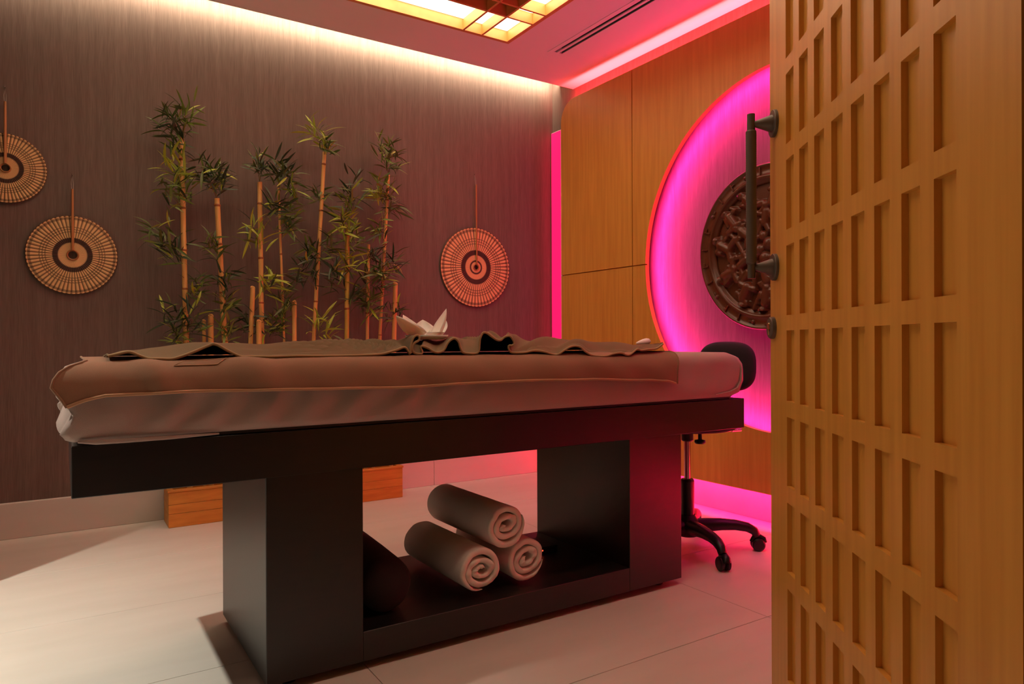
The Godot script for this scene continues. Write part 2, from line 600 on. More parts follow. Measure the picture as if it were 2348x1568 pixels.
func build_door() -> void:
	var e := Vector3(1.362, 0, -1.018)
	var dir := Vector3(-0.616, 0, 0.788).normalized()
	var nrm := Vector3(-0.788, 0, -0.616).normalized()
	var door := structure("door_1", e)
	door.transform = Transform3D(Basis(dir, Vector3.UP, dir.cross(Vector3.UP)), e)
	org = Vector3.ZERO
	# local axes: x from the free edge to the hinge, y up, z away from the room face or towards it
	var zs := 1.0 if door.transform.basis.z.dot(nrm) > 0.0 else -1.0
	var wide := 0.9
	var tall := 2.1
	var deep := 0.0095
	var pitch := 0.08685
	var sw := 0.0515
	var rows := [[0.121, 0.315], [0.351, 0.497], [0.532, 0.678], [0.712, 0.861]]
	for k in 6:
		rows.append([0.893 + 0.1805 * k, 1.040 + 0.1805 * k])
	var st := S()
	box(st, Vector3(0, 0.006, -zs * 0.04), Vector3(wide, tall, -zs * (deep + 0.003)), 0.0005)
	part(st, "slab", mats.door_oak, door)
	# lattice face: stiles between the columns, short rails between the openings, with their edges
	st = S()
	var zf := 0.0
	var zb := -zs * deep
	var out := Vector3(0, 0, zs)
	var q4 := func(x0: float, y0: float, x1: float, y1: float) -> void:
		face(st, [Vector3(x0, y0, zf), Vector3(x1, y0, zf), Vector3(x1, y1, zf), Vector3(x0, y1, zf)], out)
	var prev := 0.0
	for i in 8:
		var xa := 0.1205 + pitch * i
		q4.call(prev, 0.006, xa, tall)
		prev = xa + sw
		var py := 0.006
		for r in rows:
			q4.call(xa, py, xa + sw, r[0])
			py = r[1]
			var c := [Vector2(xa, r[0]), Vector2(xa + sw, r[0]), Vector2(xa + sw, r[1]), Vector2(xa, r[1])]
			var mid := Vector3(xa + sw * 0.5, (r[0] + r[1]) * 0.5, 0)
			for k in 4:
				var a: Vector2 = c[k]
				var b: Vector2 = c[(k + 1) % 4]
				var m := Vector3((a.x + b.x) * 0.5, (a.y + b.y) * 0.5, 0)
				face(st, [Vector3(a.x, a.y, zf), Vector3(b.x, b.y, zf), Vector3(b.x, b.y, zb), Vector3(a.x, a.y, zb)], mid - m)
		q4.call(xa, py, xa + sw, tall)
	q4.call(prev, 0.006, wide, tall)
	for q in [[Vector2(0, 0.006), Vector2(0, tall), Vector3(-1, 0, 0)], [Vector2(wide, 0.006), Vector2(wide, tall), Vector3(1, 0, 0)], [Vector2(0, tall), Vector2(wide, tall), Vector3(0, 1, 0)]]:
		face(st, [Vector3(q[0].x, q[0].y, zf), Vector3(q[1].x, q[1].y, zf), Vector3(q[1].x, q[1].y, -zs * (deep + 0.003)), Vector3(q[0].x, q[0].y, -zs * (deep + 0.003))], q[2])
	part(st, "lattice", mats.door_oak, door)
	var kinds := {}
	for r in rows:
		var hh := snappedf(r[1] - r[0], 0.001)
		if not kinds.has(hh):
			st = S()
			box(st, Vector3(-sw * 0.5 - 0.002, -hh * 0.5 - 0.002, -zs * 0.0030), Vector3(sw * 0.5 + 0.002, hh * 0.5 + 0.002, 0.0))
			kinds[hh] = mesh_of(st, mats.door_oak)
		for i in 8:
			put(kinds[hh], "inset_panel", door, Transform3D(Basis.IDENTITY, Vector3(0.1205 + pitch * i + sw * 0.5, (r[0] + r[1]) * 0.5, zb)))
	# pull handle
	var handle := Node3D.new()
	handle.name = "pull_handle"
	door.add_child(handle)
	handle.set_meta("label", "dark bronze bar pull with a knurled grip")
	var hx := 0.04
	var off := zs * 0.052
	st = S()
	tube(st, [Vector3(hx, 0.978, off), Vector3(hx, 1.345, off)], [0.0085], 16)
	part(st, "rod", mats.bronze, handle)
	st = S()
	# knurled sleeve: ridged lathe
	var prof := []
	for k in 121:
		var yy := 1.012 + 0.295 * k / 120.0
		prof.append(Vector2(0.0112 if k % 2 == 0 else 0.0119, yy))
	prof.push_front(Vector2(0.0085, 1.010))
	prof.append(Vector2(0.0085, 1.309))
	lathe(st, Transform3D(Basis.IDENTITY, Vector3(hx, 0, off)), prof, 20)
	part(st, "grip", mats.bronze, handle)
	for hy in [1.003, 1.323]:
		var along := Basis(Vector3(1, 0, 0), Vector3(0, 0, zs), Vector3(0, -1, 0) * zs)
		st = S()
		lathe(st, Transform3D(along, Vector3(hx, hy, 0)), [Vector2(0.0, 0.0), Vector2(0.030, 0.0), Vector2(0.030, 0.006), Vector2(0.029, 0.0075), Vector2(0.019, 0.008), Vector2(0.018, 0.012), Vector2(0.006, 0.046), Vector2(0.0, 0.046)], 28, true)
		part(st, "mount", mats.bronze, handle)
	# lock escutcheon
	st = S()
	var along2 := Basis(Vector3(1, 0, 0), Vector3(0, 0, zs), Vector3(0, -1, 0) * zs)
	lathe(st, Transform3D(along2, Vector3(0.024, 0.868, 0)), [Vector2(0.0, 0.010), Vector2(0.022, 0.010), Vector2(0.0245, 0.008), Vector2(0.025, 0.0)], 28, true)
	var lock := part(st, "lock", mats.bronze, door)
	st = S()
	lathe(st, Transform3D(along2, Vector3(0.024, 0.872, 0)), [Vector2(0.0, 0.0125), Vector2(0.0075, 0.0125), Vector2(0.008, 0.009)], 18, true)
	box(st, Vector3(0.0215, 0.852, zs * 0.009), Vector3(0.0265, 0.869, zs * 0.0122), 0.0005)
	part(st, "key_cylinder", mats.brass, lock)
	for hy in [0.25, 1.85]:
		st = S()
		tube(st, [Vector3(wide + 0.006, hy - 0.05, -zs * 0.02), Vector3(wide + 0.006, hy + 0.05, -zs * 0.02)], [0.007], 10)
		part(st, "hinge", mats.bronze, door)

func build_table() -> void:
	var t := thing("massage_table", "dark wenge massage table with two slab legs and a low shelf", "massage table", w(1.06, 0, 1.97))
	var st := S()
	box(st, w(0.016, 0.519, 1.694), w(2.113, 0.627, 2.25), 0.0015)
	part(st, "frame", mats.wenge, t)
	for x in [[0.405, 0.646], [1.556, 1.795]]:
		st = S()
		box(st, w(x[0], 0.022, 1.704), w(x[1], 0.519, 2.232), 0.0015)
		part(st, "leg", mats.wenge, t)
	st = S()
	box(st, w(0.646, 0.022, 1.7045), w(1.556, 0.098, 2.2315), 0.001)
	part(st, "shelf", mats.wenge, t)
	for x in [0.47, 1.73]:
		for d in [1.76, 2.17]:
			st = S()
			lathe(st, Transform3D(Basis.IDENTITY, w(x, 0, d)), [Vector2(0.0, 0.0), Vector2(0.020, 0.0), Vector2(0.022, 0.003), Vector2(0.022, 0.022), Vector2(0.0, 0.022)], 16, true)
			part(st, "foot", mats.black, t)

var xl := PackedFloat32Array([0.633, 0.022, 0.643, 0.004, 0.657, -0.005, 0.672, 0.006, 0.690, 0.017, 0.718, 0.006, 0.748, -0.010, 0.772, 0.004, 0.797, 0.055])
var xr := PackedFloat32Array([0.640, 2.045, 0.655, 2.078, 0.697, 2.098, 0.745, 2.094, 0.775, 2.078, 0.797, 2.040])
var hem := PackedFloat32Array([0.010, 0.709, 0.046, 0.722, 0.093, 0.730, 0.154, 0.730, 0.241, 0.732, 0.400, 0.729, 0.577, 0.725, 0.758, 0.721, 0.935, 0.725, 1.133, 0.726, 1.352, 0.722, 1.600, 0.712, 1.688, 0.706, 1.739, 0.695])
var tl := PackedFloat32Array([0.700, 0.012, 0.712, 0.008, 0.735, -0.008, 0.752, -0.018, 0.770, -0.012, 0.785, 0.012, 0.7975, 0.045])
var cloth_noise := FastNoiseLite.new()

func build_cloths() -> void:
	cloth_noise.seed = 5
	cloth_noise.frequency = 1.0
	cloth_noise.fractal_octaves = 2
	# mattress in a fitted sheet
	var m := thing("mattress", "thick mattress in a mauve fitted sheet on dark massage table", "mattress", w(1.05, 0.627, 1.97))
	var st := S()
	box(st, w(0.05, 0.6272, 1.70), w(2.04, 0.641, 2.245), 0.002)
	part(st, "base_pad", mats.black, m)
	var y0 := 0.634
	var y1 := 0.797
	var d0 := 1.684
	var d1 := 2.262
	var nr := 72
	var loop := []
	var rad := 0.042
	for q in [[d0 + rad, y1 - rad, PI, 0.5 * PI], [d1 - rad, y1 - rad, 0.5 * PI, 0.0], [d1 - 0.02, y0 + 0.02, 0.0, -0.5 * PI], [d0 + 0.02, y0 + 0.02, -0.5 * PI, -PI]]:
		var r2: float = rad if q[1] > 0.7 else 0.02
		for k in 10:
			var a: float = lerpf(q[2], q[3], k / 9.0)
			loop.append(Vector2(q[0] + cos(a) * r2, q[1] + sin(a) * r2))
		# points along the straight run that follows
	var dense := []
	for k in loop.size():
		var a: Vector2 = loop[k]
		var b: Vector2 = loop[(k + 1) % loop.size()]
		var steps := int(maxf(1.0, a.distance_to(b) / 0.02))
		for s in steps:
			dense.append(a.lerp(b, float(s) / steps))
	var cen := Vector2((d0 + d1) * 0.5, (y0 + y1) * 0.5)
	var nx := 150
	var pos := func(i: int, j: int) -> Vector3:
		var p: Vector2 = dense[j % dense.size()]
		var u := clampf((i - 6.0) / (nx - 13.0), 0.0, 1.0)
		var x := lerpf(curve_at(xl, p.y), curve_at(xr, p.y), u)
		var k := Vector2.ONE
		var near_end := mini(i, nx - 1 - i)
		if near_end < 6:
			# rounded shoulder, then the flat end
			var ph := 0.5 * PI * maxf(near_end - 1, 0) / 5.0
			var inset := 0.03 * (1.0 - sin(ph))
			k = Vector2(1.0 - inset / 0.289, 1.0 - inset / 0.0815)
			x += (-1.0 if i < 6 else 1.0) * (0.012 * cos(ph) - 0.006)
			if near_end == 0:
				k = Vector2.ZERO
				x = (curve_at(xl, 0.70) - 0.002) if i == 0 else (curve_at(xr, 0.70) + 0.004)
		var n := (p - cen).normalized()
		var fold := 0.0
		if p.x < d0 + 0.03:
			# slanting pull folds in the hanging side of the sheet
			var band := smoothstep(0.0, 0.25, x) * (1.0 - smoothstep(0.5, 1.25, x)) + 0.12
			fold = sin((x - (p.y - 0.63) * 0.85) * 55.0 + 2.5 * cloth_noise.get_noise_2d(x * 3.0, p.y * 4.0)) * 0.0055 * band
			fold += cloth_noise.get_noise_2d(x * 5.0, p.y * 7.0) * 0.004
			fold *= smoothstep(0.636, 0.675, p.y)
			fold -= 0.006 * smoothstep(0.67, 0.635, p.y)
		elif p.y < y0 + 0.01:
			fold = cloth_noise.get_noise_2d(x * 4.0, p.x * 4.0) * 0.003
		var q := cen + (p - cen) * k
		return w(x, clampf(q.y + 0.15 * fold, 0.6275, 1.0), q.x + (-1.0 if p.x < d0 + 0.05 else 0.0) * fold)
	st = S(true)
	grid(st, nx, dense.size() + 1, pos)
	part(st, "sheeted_body", mats.sheet, m)
	# tucked corner of the sheet at the head end and a pale peg under it
	st = S()
	tube(st, [w(2.078, 0.772, 1.690), w(2.083, 0.735, 1.682), w(2.078, 0.695, 1.680), w(2.060, 0.668, 1.682), w(2.02, 0.655, 1.684), w(1.95, 0.648, 1.686)], [0.0015, 0.003, 0.0035, 0.0035, 0.003, 0.0015], 8)
	part(st, "sheet_tuck", mats.sheet, m)
	st = S()
	lathe(st, Transform3D(Basis.IDENTITY, w(2.055, 0.6271, 1.72)), [Vector2(0.0, 0.0), Vector2(0.009, 0.0), Vector2(0.009, 0.012), Vector2(0.007, 0.02), Vector2(0.0, 0.02)], 12)
	part(st, "peg", mats.sheet, m)
	# rolled lower edge of the sheet at the foot end
	st = S()
	tube(st, [w(0.028, 0.636, 1.690), w(0.06, 0.6335, 1.684), w(0.12, 0.6328, 1.684), w(0.20, 0.6326, 1.686), w(0.30, 0.633, 1.690)], [0.003, 0.0055, 0.005, 0.0045, 0.002], 8)
	part(st, "sheet_roll", mats.sheet, m)

	# brown towel over the mattress
	var t := thing("bath_towel", "light brown bath towel draped over the mattress with a straight hem", "towel", w(0.9, 0.70, 1.68))
	var nu := 170
	var nv := 46
	var tq := func(u: float, v: float) -> Vector3:
		var drop := curve_at(hem, lerpf(0.010, 1.739, u))
		var rr := 0.048
		var df := 1.674
		var yt := 0.7965
		var top := 0.50
		var arc := 0.5 * PI * rr
		var hang := (yt - rr) - drop
		var s := v * (top + arc + hang)
		# more samples on the front
		s = (top + arc + hang) * (1.0 - pow(1.0 - v, 1.0)) if false else s
		var p := Vector2.ZERO
		var n := Vector2(0, 1)
		if s < top:
			p = Vector2(df + rr + top - s, yt)
		elif s < top + arc:
			var a := (s - top) / rr
			p = Vector2(df + rr - sin(a) * rr, yt - rr + cos(a) * rr)
			n = Vector2(-sin(a), cos(a))
		else:
			p = Vector2(df, yt - rr - (s - top - arc))
			n = Vector2(-1, 0)
		var x := lerpf(curve_at(tl, p.y), 1.739 + 0.02 * smoothstep(0.74, 0.80, p.y), u)
		var front := smoothstep(top - 0.05, top + 0.06, s)
		var wave := cloth_noise.get_noise_2d(x * 3.2 + p.y * 5.0, p.y * 6.0) * 0.006
		wave += sin((x + (p.y - 0.7) * 1.1) * 30.0 + 3.0 * cloth_noise.get_noise_2d(x * 2.0, 9.0)) * 0.0060 * (smoothstep(0.02, 0.15, x) * (1.0 - smoothstep(0.25, 0.55, x)) + 0.25)
		var e := 0.0055 + front * maxf(wave, -0.004) + 0.002 * front
		p += n * e
		return w(x, p.y, p.x)
	var tp := func(i: int, j: int) -> Vector3: return tq.call(float(i) / (nu - 1), float(j) / (nv - 1))
	st = S(true)
	grid(st, nu, nv, tp)
	var body := part(st, "cloth", mats.towel_brown, t)
	# hem roll along the front and the two ends
	st = S()
	var hp := []
	for i in range(0, nu, 2):
		hp.append(tp.call(i, nv - 1) + Vector3(0, 0.001, 0.001))
	tube(st, hp, [0.0036], 7)
	part(st, "hem", mats.hem_brown, t)
	for i in [0, nu - 1]:
		st = S()
		hp = []
		for j in nv:
			hp.append(tp.call(i, j))
		tube(st, hp, [0.0028], 6)
		part(st, "side_hem", mats.towel_brown, t)
	# stitched label near the foot end
	st = S()
	var tag := func(i: int, j: int) -> Vector3:
		var u := lerpf(0.112, 0.163, i / 12.0)
		var v := lerpf(0.8705, 0.900, j / 4.0)
		var a: Vector3 = tq.call(u, v)
		return a + Vector3(0, 0.0009, 0.0007)
	grid(st, 13, 5, tag)
	var patch := part(st, "label_patch", mats.towel_brown, t)
	st = S()
	hp = []
	for q in [[0, 0], [4, 0], [8, 0], [12, 0], [12, 2], [12, 4], [8, 4], [4, 4], [0, 4], [0, 2], [0, 0]]:
		hp.append(tag.call(q[0], q[1]))
	tube(st, hp, [0.0011], 6, false)
	part(st, "stitching", mats.hem_brown, patch)

	# rumpled olive blanket: a wavy front edge that calms down towards the wall side
	var fr := PackedFloat32Array([0.083, 0.811, 0.102, 0.816, 0.123, 0.820, 0.142, 0.812, 0.160, 0.805, 0.184, 0.804, 0.210, 0.804, 0.247, 0.817, 0.281, 0.832, 0.297, 0.836, 0.325, 0.820, 0.354, 0.806, 0.378, 0.806, 0.426, 0.805, 0.486, 0.806, 0.534, 0.805, 0.619, 0.805, 0.696, 0.807, 0.730, 0.814, 0.745, 0.818, 0.766, 0.825, 0.775, 0.820, 0.780, 0.811, 0.784, 0.806, 0.785, 0.816, 0.787, 0.831, 0.793, 0.849, 0.803, 0.857, 0.811, 0.853, 0.809, 0.843, 0.797, 0.837, 0.790, 0.827, 0.791, 0.815, 0.801, 0.808, 0.817, 0.807, 0.820, 0.812, 0.815, 0.823, 0.818, 0.828, 0.827, 0.826, 0.839, 0.821, 0.855, 0.812, 0.871, 0.810, 0.886, 0.817, 0.896, 0.834, 0.909, 0.846, 0.921, 0.848, 0.932, 0.838, 0.936, 0.824, 0.944, 0.810, 0.964, 0.806, 0.988, 0.806, 0.997, 0.814, 0.999, 0.833, 1.001, 0.848, 1.009, 0.863, 1.021, 0.865, 1.039, 0.854, 1.057, 0.844, 1.071, 0.844, 1.084, 0.853, 1.101, 0.855, 1.112, 0.844, 1.116, 0.833, 1.107, 0.827, 1.098, 0.828, 1.097, 0.819, 1.105, 0.808, 1.126, 0.806, 1.145, 0.806, 1.158, 0.808, 1.181, 0.812, 1.209, 0.809, 1.236, 0.802, 1.259, 0.799, 1.286, 0.813, 1.303, 0.821, 1.322, 0.825, 1.344, 0.821, 1.363, 0.806, 1.389, 0.795, 1.438, 0.792, 1.470, 0.799, 1.503, 0.802, 1.527, 0.795, 1.545, 0.797, 1.579, 0.813, 1.601, 0.809, 1.643, 0.812, 1.678, 0.814, 1.711, 0.829])
	var sil := PackedFloat32Array([0.097, 0.812, 0.147, 0.824, 0.196, 0.829, 0.268, 0.833, 0.353, 0.839, 0.466, 0.839, 0.587, 0.840, 0.757, 0.843, 0.899, 0.846, 1.004, 0.847, 1.099, 0.850, 1.177, 0.856, 1.250, 0.854, 1.339, 0.851, 1.528, 0.846, 1.734, 0.839, 1.889, 0.830, 1.989, 0.825])
	var lean := PackedFloat32Array([0.0, 1.716, 1.10, 1.716, 1.24, 1.698, 1.30, 1.694, 1.40, 1.684, 1.54, 1.684, 1.60, 1.694, 1.72, 1.706])
	var cv := Curve3D.new()
	var cnt := fr.size() / 2
	for k in cnt:
		var p := Vector3(fr[2 * k], fr[2 * k + 1], 0)
		var a := Vector3(fr[2 * maxi(k - 1, 0)], fr[2 * maxi(k - 1, 0) + 1], 0)
		var b := Vector3(fr[2 * mini(k + 1, cnt - 1)], fr[2 * mini(k + 1, cnt - 1) + 1], 0)
		var tan_ := (b - a) / 6.0
		cv.add_point(p, -tan_, tan_)
	cv.bake_interval = 0.003
	var total := cv.get_baked_length()
	var nb := 420
	var front := []
	for i in nb:
		front.append(cv.sample_baked(total * i / (nb - 1)))
	# where each strand of the blanket ends up further back: evenly spread by smoothed x
	var calm := []
	for i in nb:
		var acc := 0.0
		var cw := 0.0
		for k in range(maxi(0, i - 26), mini(nb, i + 27)):
			acc += front[k].x
			cw += 1.0
		calm.append(acc / cw)
	var bl := thing("blanket", "olive brown blanket lying rumpled on the towel with wavy folds", "blanket", w(0.95, 0.803, 1.95))
	var nt := 30
	var bp := func(i: int, j: int) -> Vector3:
		var t2 := float(j) / (nt - 1)
		var c0: float = calm[0]
		var c1: float = calm[nb - 1]
		var u: float = (calm[i] - c0) / (c1 - c0)
		var xb := lerpf(0.097, 1.989, u)
		var yb := curve_at(sil, xb)
		var a := clampf(t2 / 0.62, 0.0, 1.0)
		var fx := smoothstep(0.0, 1.0, a)
		var x: float = lerpf(front[i].x, xb, a)
		var y: float = lerpf(front[i].y, yb, fx)
		# long soft folds that run back from the front edge
		y += (front[i].y - 0.818) * 0.55 * fx * (1.0 - t2)
		y += cloth_noise.get_noise_2d(xb * 4.0 + t2 * 0.6, t2 * 2.0) * 0.004 * a
		var fl := atan2(t2 * 0.47 - 0.06, x - 0.80)
		var dl := Vector2(t2 * 0.47 - 0.06, x - 0.80).length()
		if x < 0.80:
			y += 0.0100 * sin(fl * 24.0) * smoothstep(0.02, 0.10, dl) * (1.0 - smoothstep(0.22, 0.46, dl)) * smoothstep(0.0, 0.08, t2)
		var fr_ := atan2(t2 * 0.47 - 0.02, x - 1.10)
		var dr := Vector2(t2 * 0.47 - 0.02, x - 1.10).length()
		if x > 1.12:
			y += 0.0095 * sin(fr_ * 22.0) * smoothstep(0.03, 0.15, dr) * (1.0 - smoothstep(0.5, 0.8, dr)) * smoothstep(0.0, 0.08, t2)
		if t2 > 0.62:
			y = lerpf(y, 0.8045, smoothstep(0.62, 1.0, t2))
		var df: float = curve_at(lean, front[i].x)
		var surf := 0.8045 if t2 > 0.12 else 0.0
		return w(x, maxf(y, surf), lerpf(df, 2.186, t2))
	st = S(true)
	grid(st, nb, nt, bp, true)
	part(st, "cloth", mats.blanket, bl)
	st = S()
	hp = []
	for i in range(0, nb, 1):
		hp.append(bp.call(i, 0))
	tube(st, hp, [0.0033], 6)
	part(st, "hem", mats.hem_blanket, bl)
	for i in [0, nb - 1]:
		st = S()
		hp = []
		for j in nt:
			hp.append(bp.call(i, j))
		tube(st, hp, [0.0026], 6)
		part(st, "side_hem", mats.blanket, bl)

func roll_mesh(radius: float, length: float, thick: float, gap: float, mat: Material, ell: float, seed_value: int) -> ArrayMesh:
	# a rolled towel: one strip wound into a spiral, its axis along z, the near end at z = 0
	var save := org
	org = Vector3.ZERO
	var st := S(true)
	var pitch := thick + gap
	var r0 := thick * 0.62
	var turns := (radius - thick * 0.5 - r0) / pitch
	var n := int(turns * 34.0)
	var rr := thick * 0.38
	var prof := []
	for q in [[thick * 0.5 - rr, -rr, 0.0, 0.5 * PI], [-thick * 0.5 + rr, -rr, 0.5 * PI, PI], [-thick * 0.5 + rr, -length + rr, PI, 1.5 * PI], [thick * 0.5 - rr, -length + rr, 1.5 * PI, TAU]]:
		for k in 4:
			var a: float = lerpf(q[2], q[3], k / 3.0)
			prof.append(Vector2(q[0] + cos(a) * rr, q[1] + sin(a) * rr))
	prof.append(prof[0])
	var f := func(i: int, j: int) -> Vector3:
		var th := TAU * turns * i / (n - 1)
		var rc := r0 + pitch * th / TAU
		var taper := minf(1.0, minf((i + 0.2) / 3.0, (n - 1 - i + 0.6) / 9.0))
		rc -= thick * 0.5 * (1.0 - minf(1.0, (n - 1 - i + 0.6) / 9.0))
		var p: Vector2 = prof[j]
		var wob := 1.0 + 0.02 * cloth_noise.get_noise_2d(th * 1.3 + seed_value * 11.0, p.y * 6.0)
		var r := (rc + p.x * taper) * wob
		var z := p.y + cloth_noise.get_noise_2d(th * 1.1 + seed_value * 5.0, 3.0) * 0.005 * (1.0 + p.y / length)
		var flat := ell + 0.30 * (1.0 - smoothstep(0.2, 0.8, rc / radius))
		return Vector3(cos(th + 0.8 * seed_value) * r * (1.0 + 0.5 * flat), sin(th + 0.8 * seed_value) * r * (1.0 - flat), z)
	grid(st, n, prof.size(), f)
	# ends of the strip
	st.set_smooth_group(-1)
	for i in [0, n - 1]:
		var ring := []
		for j in prof.size() - 1:
			ring.append(f.call(i, j))
		var o: Vector3 = f.call(i, 0) - f.call(1 if i == 0 else n - 2, 0)
		face(st, ring, o)
	var m := mesh_of(st, mat)
	org = save
	return m

func build_towels() -> void:
	var spots := [[1.022, 0.174, 1.745, 0.38, 0.02, "rolled white towel under the top roll, beside the dark bolster", 0.0], [1.194, 0.174, 1.765, 0.36, -0.03, "rolled white towel under the top roll, on the far side from bolster", 0.5], [1.116, 0.290, 1.755, 0.40, 0.02, "rolled white towel lying on top of the two other rolls", 0.35]]
	for k in 3:
		var s: Array = spots[k]
		var base := w(s[0], 0.098 if k < 2 else 0.213, s[2])
		var t := thing("rolled_towel", s[5], "towel", base, "rolled towels stacked on the table shelf")
		var m := roll_mesh(0.0768, s[3], 0.0195, 0.0014, mats.white_towel, 0.015, k + 1)
		var tr := Transform3D(Basis(Vector3.UP, s[4]) * Basis(Vector3(0, 0, 1), s[6]), Vector3(0, s[1] - base.y + 0.002, 0))
		put(m, "roll", t, tr)
	# loose end under the roll on the far side
	var b := thing("bolster", "dark brown round bolster lying on the table shelf beside towels", "bolster", w(0.735, 0.098, 1.97))
	var st := S()
	lathe(st, Transform3D(Basis(Vector3(1, 0, 0), Vector3(0.06, 0.0, -1).normalized(), Vector3(0, 1, 0)), w(0.745, 0.098 + 0.075, 1.775)), [Vector2(0.0, -0.008), Vector2(0.03, -0.006), Vector2(0.06, 0.004), Vector2(0.073, 0.02), Vector2(0.075, 0.05), Vector2(0.076, 0.2), Vector2(0.075, 0.36), Vector2(0.06, 0.40), Vector2(0.0, 0.41)], 32)
	part(st, "cover", mats.dark_cloth, b)
	var c := thing("control_box", "small flat black box with a tiny red light on the shelf", "box", w(1.40, 0.098, 2.02))
	st = S()
	box(st, w(1.33, 0.098, 1.98), w(1.47, 0.122, 2.10), 0.003)
	part(st, "case", mats.plastic, c)
	st = S()
	box(st, w(1.398, 0.110, 1.977), w(1.404, 0.114, 1.9805))
	part(st, "indicator_light", glow(Color(1.0, 0.35, 0.2), 1.5), c)

